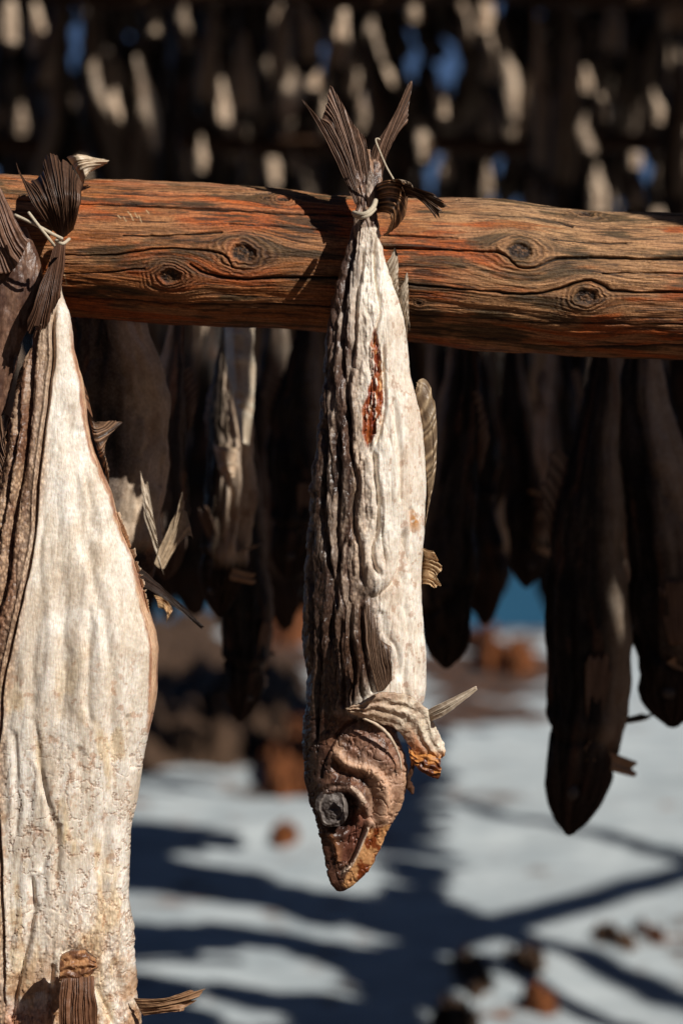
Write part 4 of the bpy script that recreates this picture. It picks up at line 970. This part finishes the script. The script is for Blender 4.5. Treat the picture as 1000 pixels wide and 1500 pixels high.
# unseen high tiers added over the racks to block sun
for d in np.arange(2.9, 14.6, .33):
    for zz in (0, .75):
        x = -.143 * d - .3
        while x < .143 * d + 2.9:
            if rr.random() < .85:
                L = rr.uniform(.55, .7); z = H + .2143 * d + .12 + L + zz + rr.uniform(0, .35)
                try_shade_fish(x, d - D + rr.uniform(-.1, .1), z, L, .055, 0.0, 1.7)
            x += rr.uniform(.10, .15)
# beyond the countable rows: further ranks that close the view
for k in range(26):
    d = 12.2 + .17 * k; zb = -.2 + .145 * ((k * 7) % 26)
    x = -.143 * d - .3
    while x < .143 * d + .3:
        px = 500 + x * F / d
        L = rr.uniform(.32, .46); zt = H + zb + L + rr.uniform(0, .2)
        if not (650 < px < 830 and zb < .2) and not blocks_sky(x, d - D, zt, L, .05): far_mass.append((x, d - D, zt, L, .085))
        x += rr.uniform(.085, .12)
# unseen fish added to the right to shade the middle of the snow
per = np.array([SUN[1], -SUN[0], 0]); per /= np.linalg.norm(per); alo = np.array([-SUN[0], -SUN[1], 0]); alo /= np.linalg.norm(alo)
for a in np.arange(3, 24, .17):
    for b in np.arange(-12, 12, .085):
        g = np.array([0, -D + 0, 0]) + alo * a + per * b + alo * rr.uniform(-.1, .1)
        d = g[1] + D
        if d < 6.3 or d > 16: continue
        px = 500 + g[0] * F / d; py = 750 + H * F / d
        if not (120 < px < 760 and 1060 < py < 1560): continue
        q = g + SUN * (2.75 / SUN[2]); try_shade_fish(q[0], q[1], q[2] + rr.uniform(0, .05), .34, .05, .12, 1.9)
# unseen near tier added to shade the fish behind the log
for yy, x0, z0 in ((-.5, .80, 1.41), (-.5, .56, 1.47), (-.62, .92, 1.35), (-.42, .84, 1.95), (-.9, 1.3, 2.0)):
    x = x0
    while x < 2.4:
        if z0 == 1.47 and x > .70: break
        try_shade_fish(x, yy, H + z0, .68 if z0 != 1.47 else .64, .05, 0.0, 1.2)
        x += rr.uniform(.075, .10)
def build_mass(mass, label):
    X, Y, Z, c = gen_fish(77, 22, 10, 1.0, 1.0, .0)
    n, m = X.shape; co, fa, cc = [], [], []
    i = np.arange(n - 1)[:, None]; j = np.arange(m)[None]; q = np.stack([i*m + j, i*m + (j+1) % m, (i+1)*m + (j+1) % m, (i+1)*m + j], -1).reshape(-1, 4)
    for k, (x, y, z, L, w) in enumerate(mass):
        a = rr.uniform(0, 6.28); s = w / .05
        co.append(np.stack([x + s * (X * math.cos(a) - Y * math.sin(a)), y + s * (X * math.sin(a) + Y * math.cos(a)), z + Z * L], -1).reshape(-1, 3)); fa.append(q + k * n * m); cc.append(c.reshape(-1, 4))
    co = np.vstack(co); fa = np.vstack(fa); cc = np.vstack(cc)
    me = bpy.data.meshes.new('dried_fish_mass'); me.vertices.add(len(co)); me.vertices.foreach_set('co', co.astype(np.float32).ravel())
    me.loops.add(fa.size); me.loops.foreach_set('vertex_index', fa.astype(np.int32).ravel())
    me.polygons.add(len(fa)); me.polygons.foreach_set('loop_start', (np.arange(len(fa)) * 4).astype(np.int32)); me.polygons.foreach_set('loop_total', np.full(len(fa), 4, np.int32))
    me.update(); a = me.color_attributes.new('Col', 'FLOAT_COLOR', 'POINT'); a.data.foreach_set('color', np.clip(cc, 0, 1).astype(np.float32).ravel())
    me.materials.append(M_FISH_BG); o = bpy.data.objects.new('dried_fish_mass', me); COL.objects.link(o)
    tag(o, label, 'dried fish', kind='stuff')
build_mass(mass, 'unseen mass of dried cod added beyond the frame to cast shade')
build_mass(far_mass, 'farthest mass of dried cod closing the view behind the high racks')

# ================================================================== twine
def twine(label, strands, origin):
    t = thing('twine', label, 'twine', origin, 'twine ties')
    for pts, r in strands: tube('strand', [W(*q) for q in pts], r, M_TWINE, t, origin, seg=8, sub=6)
    return t
twine('pale twine knotted round the tail of the central fish with one loose end sticking up', [
  ([(518,312,-.095),(524,314,-.113),(536,313,-.118),(546,304,-.112),(550,294,-.10)], .0022),
  ([(519,316,-.095),(528,319,-.115),(540,315,-.118),(549,306,-.110)], .0016),
  ([(578,266,-.11),(566,245,-.11),(556,222,-.112),(550,206,-.112),(553,203,-.112),(556,205,-.112)], .0008)], W(532, 310, -.1))
twine('two straw-coloured twine ends on the tail of the broad left fish', [
  ([(22,315,-.12),(50,328,-.125),(76,342,-.125),(92,350,-.12)], .0014),
  ([(42,311,-.125),(58,332,-.128),(74,352,-.126),(80,360,-.12)], .0013),
  ([(82,352,-.115),(92,357,-.12),(102,350,-.11)], .0014)], W(92, 350, -.1))

# ================================================================== setting
def ground():
    n = 260
    xs = np.concatenate([-np.geomspace(300, 14, 30), np.linspace(-13, 13, 200), np.geomspace(14, 300, 30)])
    ys = np.concatenate([np.linspace(-30, 3.2, 30), np.linspace(3.4, 34.0, 240)])
    X, Y = np.meshgrid(xs, ys)
    Z = .10 * (fbm(X * .5, Y * .5, seed=701, o=4) - .5) + .07 * (fbm(X * 2.5, Y * 2.5, seed=702, o=4) - .5)
    Z -= sm(28, 34, Y) * .5
    d = np.maximum(Y + D, .5); px = 500 + X * F / d; py = 750 + H * F / d; nz = fbm(X * .9, Y * .5, seed=703, o=4) - .5
    e = sm(.2, .8, 1.2 - np.hypot((px - 340 + 90 * nz) / 140, (py - 1000) / 175) + 3.2 * nz) * (Y > 4)
    e = np.maximum(e, 1.0 * sm(.2, .8, 1.0 - np.hypot((px - 720) / 110, (py - 975) / 75) + 3.6 * nz) * (Y > 4))
    e = np.maximum(e, sm(.1, .5, (3.9 - Y) / 3 + nz))           # unseen near ground made dark earth to cut bounced light
    e = np.maximum(e, sm(620, 760, np.abs(px - 500) + 150 * nz))  # ground outside the view also made earth to cut snow bounce
    e = np.maximum(e, sm(16, 20, np.abs(X) + 5 * nz))  # far sides turned to earth as well, for less bounce
    return tag(grid('snow_ground', X, Y, Z, M_SNOW, np.stack([e] * 3, -1)), 'patchy snow on the ground under and beyond the racks', 'ground', kind='structure')
m, nt, b, N, L = mat_new('snow_with_earth')
tc = N('ShaderNodeTexCoord').outputs['Object']
e1 = noise(nt, L, tc, 1.0, 6, .62, .3, (1.1, .55, 1)); e2 = noise(nt, L, tc, 7, 5, .6)
earth = ramp(nt, L, e2, [(.3, (.015, .011, .009)), (.54, (.07, .036, .02)), (.72, (.34, .13, .045))])
snow = ramp(nt, L, noise(nt, L, tc, 3, 5, .6), [(.3, (.38, .44, .47)), (.62, (.58, .64, .66))])
at = N('ShaderNodeAttribute', attribute_name='Col')
msk = ramp(nt, L, math_(nt, L, 'ADD', math_(nt, L, 'ADD', e1, math_(nt, L, 'MULTIPLY', at.outputs['Fac'], .32)), math_(nt, L, 'MULTIPLY', math_(nt, L, 'SUBTRACT', e2, .5), .5)), [(.57, (0, 0, 0)), (.67, (1, 1, 1))])
L(mixrgb(nt, L, 'MIX', msk, snow, earth), b.inputs['Base Color']); b.inputs['Roughness'].default_value = .8
bp = N('ShaderNodeBump'); bp.inputs['Distance'].default_value = .03; bp.inputs['Strength'].default_value = .5; L(e2, bp.inputs['Height']); L(bp.outputs[0], b.inputs['Normal'])
M_SNOW = m
ground()
M_SEA = simple('sea_water', [(.3, (.015, .07, .13)), (.7, (.03, .13, .22))], 1.0, .5, .05, vec=(.3, 1.2, 1))
X, Y = np.meshgrid(np.array([-6000, -300, 0, 300, 6000.]), np.array([32, 60, 200, 1000, 8000.]))
tag(grid('sea', X, Y, X * 0 - .22, M_SEA, None), 'strip of blue fjord water beyond the snow', 'sea', kind='structure')

# rocks and clumps poking out of the snow: (px, py, width px, height px, tone)
M_ROCK = simple('dark_earth_rock', [(.3, (.02, .015, .012)), (.7, (.13, .075, .045))], 14, .85, .02)
M_RUST = simple('rusty_dead_grass', [(.35, (.04, .014, .007)), (.7, (.32, .11, .035))], 22, .85, .02)
def clump(px, py, wpx, hpx, rust, label):
    d = H * F / (py - 750); x = (px - 500) * d / F; w = wpx * d / F / 2 * 1.45
    dep = hpx * d * d / (F * H) / 2 * 1.45; h = min(.24, .5 * w)
    U, V = np.meshgrid(np.linspace(-1, 1, 60), np.linspace(-1, 1, 60)); rad = np.hypot(U, V)
    n1 = fbm(U * 3.2 + px, V * 3.2 + py, seed=px, o=4)
    Z = h * (2.6 * (n1 - .5) + .75 * (1 - rad ** 2)) * (1 - sm(.7, 1, rad)) - .10 * sm(.6, 1, rad) - .02
    o = grid('grass_tussock' if rust else 'earth_clump', U * w, V * dep, Z, M_RUST if rust else M_ROCK)
    o.location = (x, d - D, .02)
    return tag(o, label, 'dead grass' if rust else 'earth', 'clumps poking through the snow')
for c in [(300,1000,160,150,0,'dark earth clump behind the hanging fish head left of centre'),(425,905,100,60,1,'rusty tussock high up beside the left side of the central fish'),(285,1075,40,60,1,'rusty tussock above the bright snow between left and central fish'),
          (435,1095,80,110,1,'rusty tussock just left of the central fish head'),(235,960,140,120,0,'dark earth clump next to the edge of the broad left fish'),(418,1222,40,22,1,'small rusty tuft on bright snow left of the central fish eye'),
          (380,1010,120,60,0,'dark earth clump level with the lowest shaded fish head'),(345,1080,150,60,0,'long dark earth clump below the lowest shaded fish head'),
          (690,1430,60,60,0,'dark clump in the snow at the bottom, right of centre'),(770,1412,60,40,0,'dark oblong clump at the bottom right of the photo'),(790,1470,50,24,1,'small rusty tuft near the bottom edge'),
          (900,1385,60,44,0,'dark clump in the lower right snow'),(955,1370,30,40,1,'rusty tuft near the lower right edge'),(700,940,60,30,1,'faint brown tuft near the shoreline'),(740,975,80,24,1,'brown tuft on the far snow right of the central fish'),(668,1500,70,50,0,'dark clump cut by the bottom edge of the photo')]:
    clump(*c)

# poles and fish whose shadows fall on the snow (rack to the right of the view)
def gpt(px, py, hgt):
    d = H * F / (py - 750); g = np.array([(px - 500) * d / F, d - D, 0.0]); return g + SUN * (hgt / SUN[2])
def shadow_pole(a, b, h1, h2, r, label):
    P0, P1 = gpt(*a, h1), gpt(*b, h2)
    n = 10; P = [P0 + (P1 - P0) * (i / n) for i in range(n + 1)]
    o = tube('rack_pole', P, r, M_POLE, None, tuple(P[n // 2]), seg=12, sub=3, rough=.1); return tag(o, label, 'pole', 'rack poles')
shadow_pole((600,1165),(1250,1320), 2.6, 3.4, .06, 'slanting brace pole out of frame on the right')
shadow_pole((540,1410),(1250,1210), 3.0, 3.6, .09, 'rising brace pole out of frame on the right')
shadow_pole((620,1320),(1250,1560), 2.6, 3.2, .07, 'lower brace pole out of frame on the right')
shadow_pole((640,1380),(1250,1640), 2.4, 3.0, .05, 'thin brace pole out of frame on the right')

# unseen dark mountain ring added behind and beside the camera to block sky light
def added_mountains():
    az = np.linspace(-1.15, 4.3, 160)[None]            # angle round the camera, open towards the sea (+Y)
    t = np.linspace(0, 1, 40)[:, None]
    az = az + 0 * t
    hh = 150 + 170 * fbm(az * 1.6 + 9, az * 0, seed=801, o=4) + 60 * (fbm(az * 9, t * 3, seed=802, o=4) - .5)
    dirx, diry = np.cos(az - math.pi * .5 - 0.0), np.sin(az - math.pi * .5)
    a2 = az * 0
    ang = -math.pi - .15 + (az + 1.15) / 5.45 * (math.pi + .3)   # from -x through -y to +x
    r = 520 - 260 * t + 30 * (fbm(az * 6, t * 4, seed=803) - .5)
    Z = hh * (1 - t) * 1.0 - 5
    return tag(grid('added_mountains', r * np.cos(ang), r * np.sin(ang), Z, M_MOUNT, None), 'unseen dark mountain ring added behind the camera to block sky light', 'mountain', kind='structure')
M_MOUNT = simple('mountain_rock', [(.3, (.02, .022, .024)), (.7, (.07, .07, .07))], .02, .9, 1)
added_mountains()

# sub-parts: what grows on a part hangs under that part
for root in (hero, left):
    parts = {o.name.split('.')[0]: o for o in root.children}
    for sub, par in (('collar_tip', 'collar_flap'), ('gill_fringe', 'collar_flap'), ('gill_thread', 'collar_flap'), ('gill_rim', 'body'), ('eyelid', 'eye'), ('fin_base', 'pectoral_fin'), ('fringe', 'body')):
        if sub in parts and par in parts: parts[sub].parent = parts[par]
# ------------------------------------------------------------------ light, sky, camera
w = bpy.data.worlds.new('World'); scene.world = w; w.use_nodes = True
nt = w.node_tree; bg = nt.nodes['Background']
sky = nt.nodes.new('ShaderNodeTexSky'); sky.sky_type = 'NISHITA'; sky.sun_disc = False
sky.sun_elevation = EL; sky.sun_rotation = math.pi - AZ; sky.air_density = .45; sky.dust_density = .05; sky.ozone_density = 3.0; sky.altitude = 200
nt.links.new(sky.outputs[0], bg.inputs['Color']); bg.inputs['Strength'].default_value = .05
sl = bpy.data.lights.new('sun', 'SUN'); sl.energy = 5.0; sl.angle = R(.5); sl.color = (1, .945, .87)
so = bpy.data.objects.new('sun', sl); COL.objects.link(so)
so.rotation_euler = Vector(SUN).to_track_quat('Z', 'Y').to_euler(); so.location = (3, -3, 6)
cam = bpy.data.cameras.new('camera'); co = bpy.data.objects.new('camera', cam); COL.objects.link(co)
co.location = (0, -D, H); co.rotation_euler = (R(90), 0, 0)
cam.sensor_fit = 'VERTICAL'; cam.sensor_height = 36; cam.sensor_width = 24; cam.lens = 36 * F / 1500
cam.clip_start = .05; cam.clip_end = 20000
cam.dof.use_dof = True; cam.dof.focus_distance = D - .11; cam.dof.aperture_fstop = 4.4
scene.camera = co
scene.view_settings.view_transform = 'Standard'; scene.view_settings.look = 'None'; scene.view_settings.exposure = -.12; scene.view_settings.gamma = 1
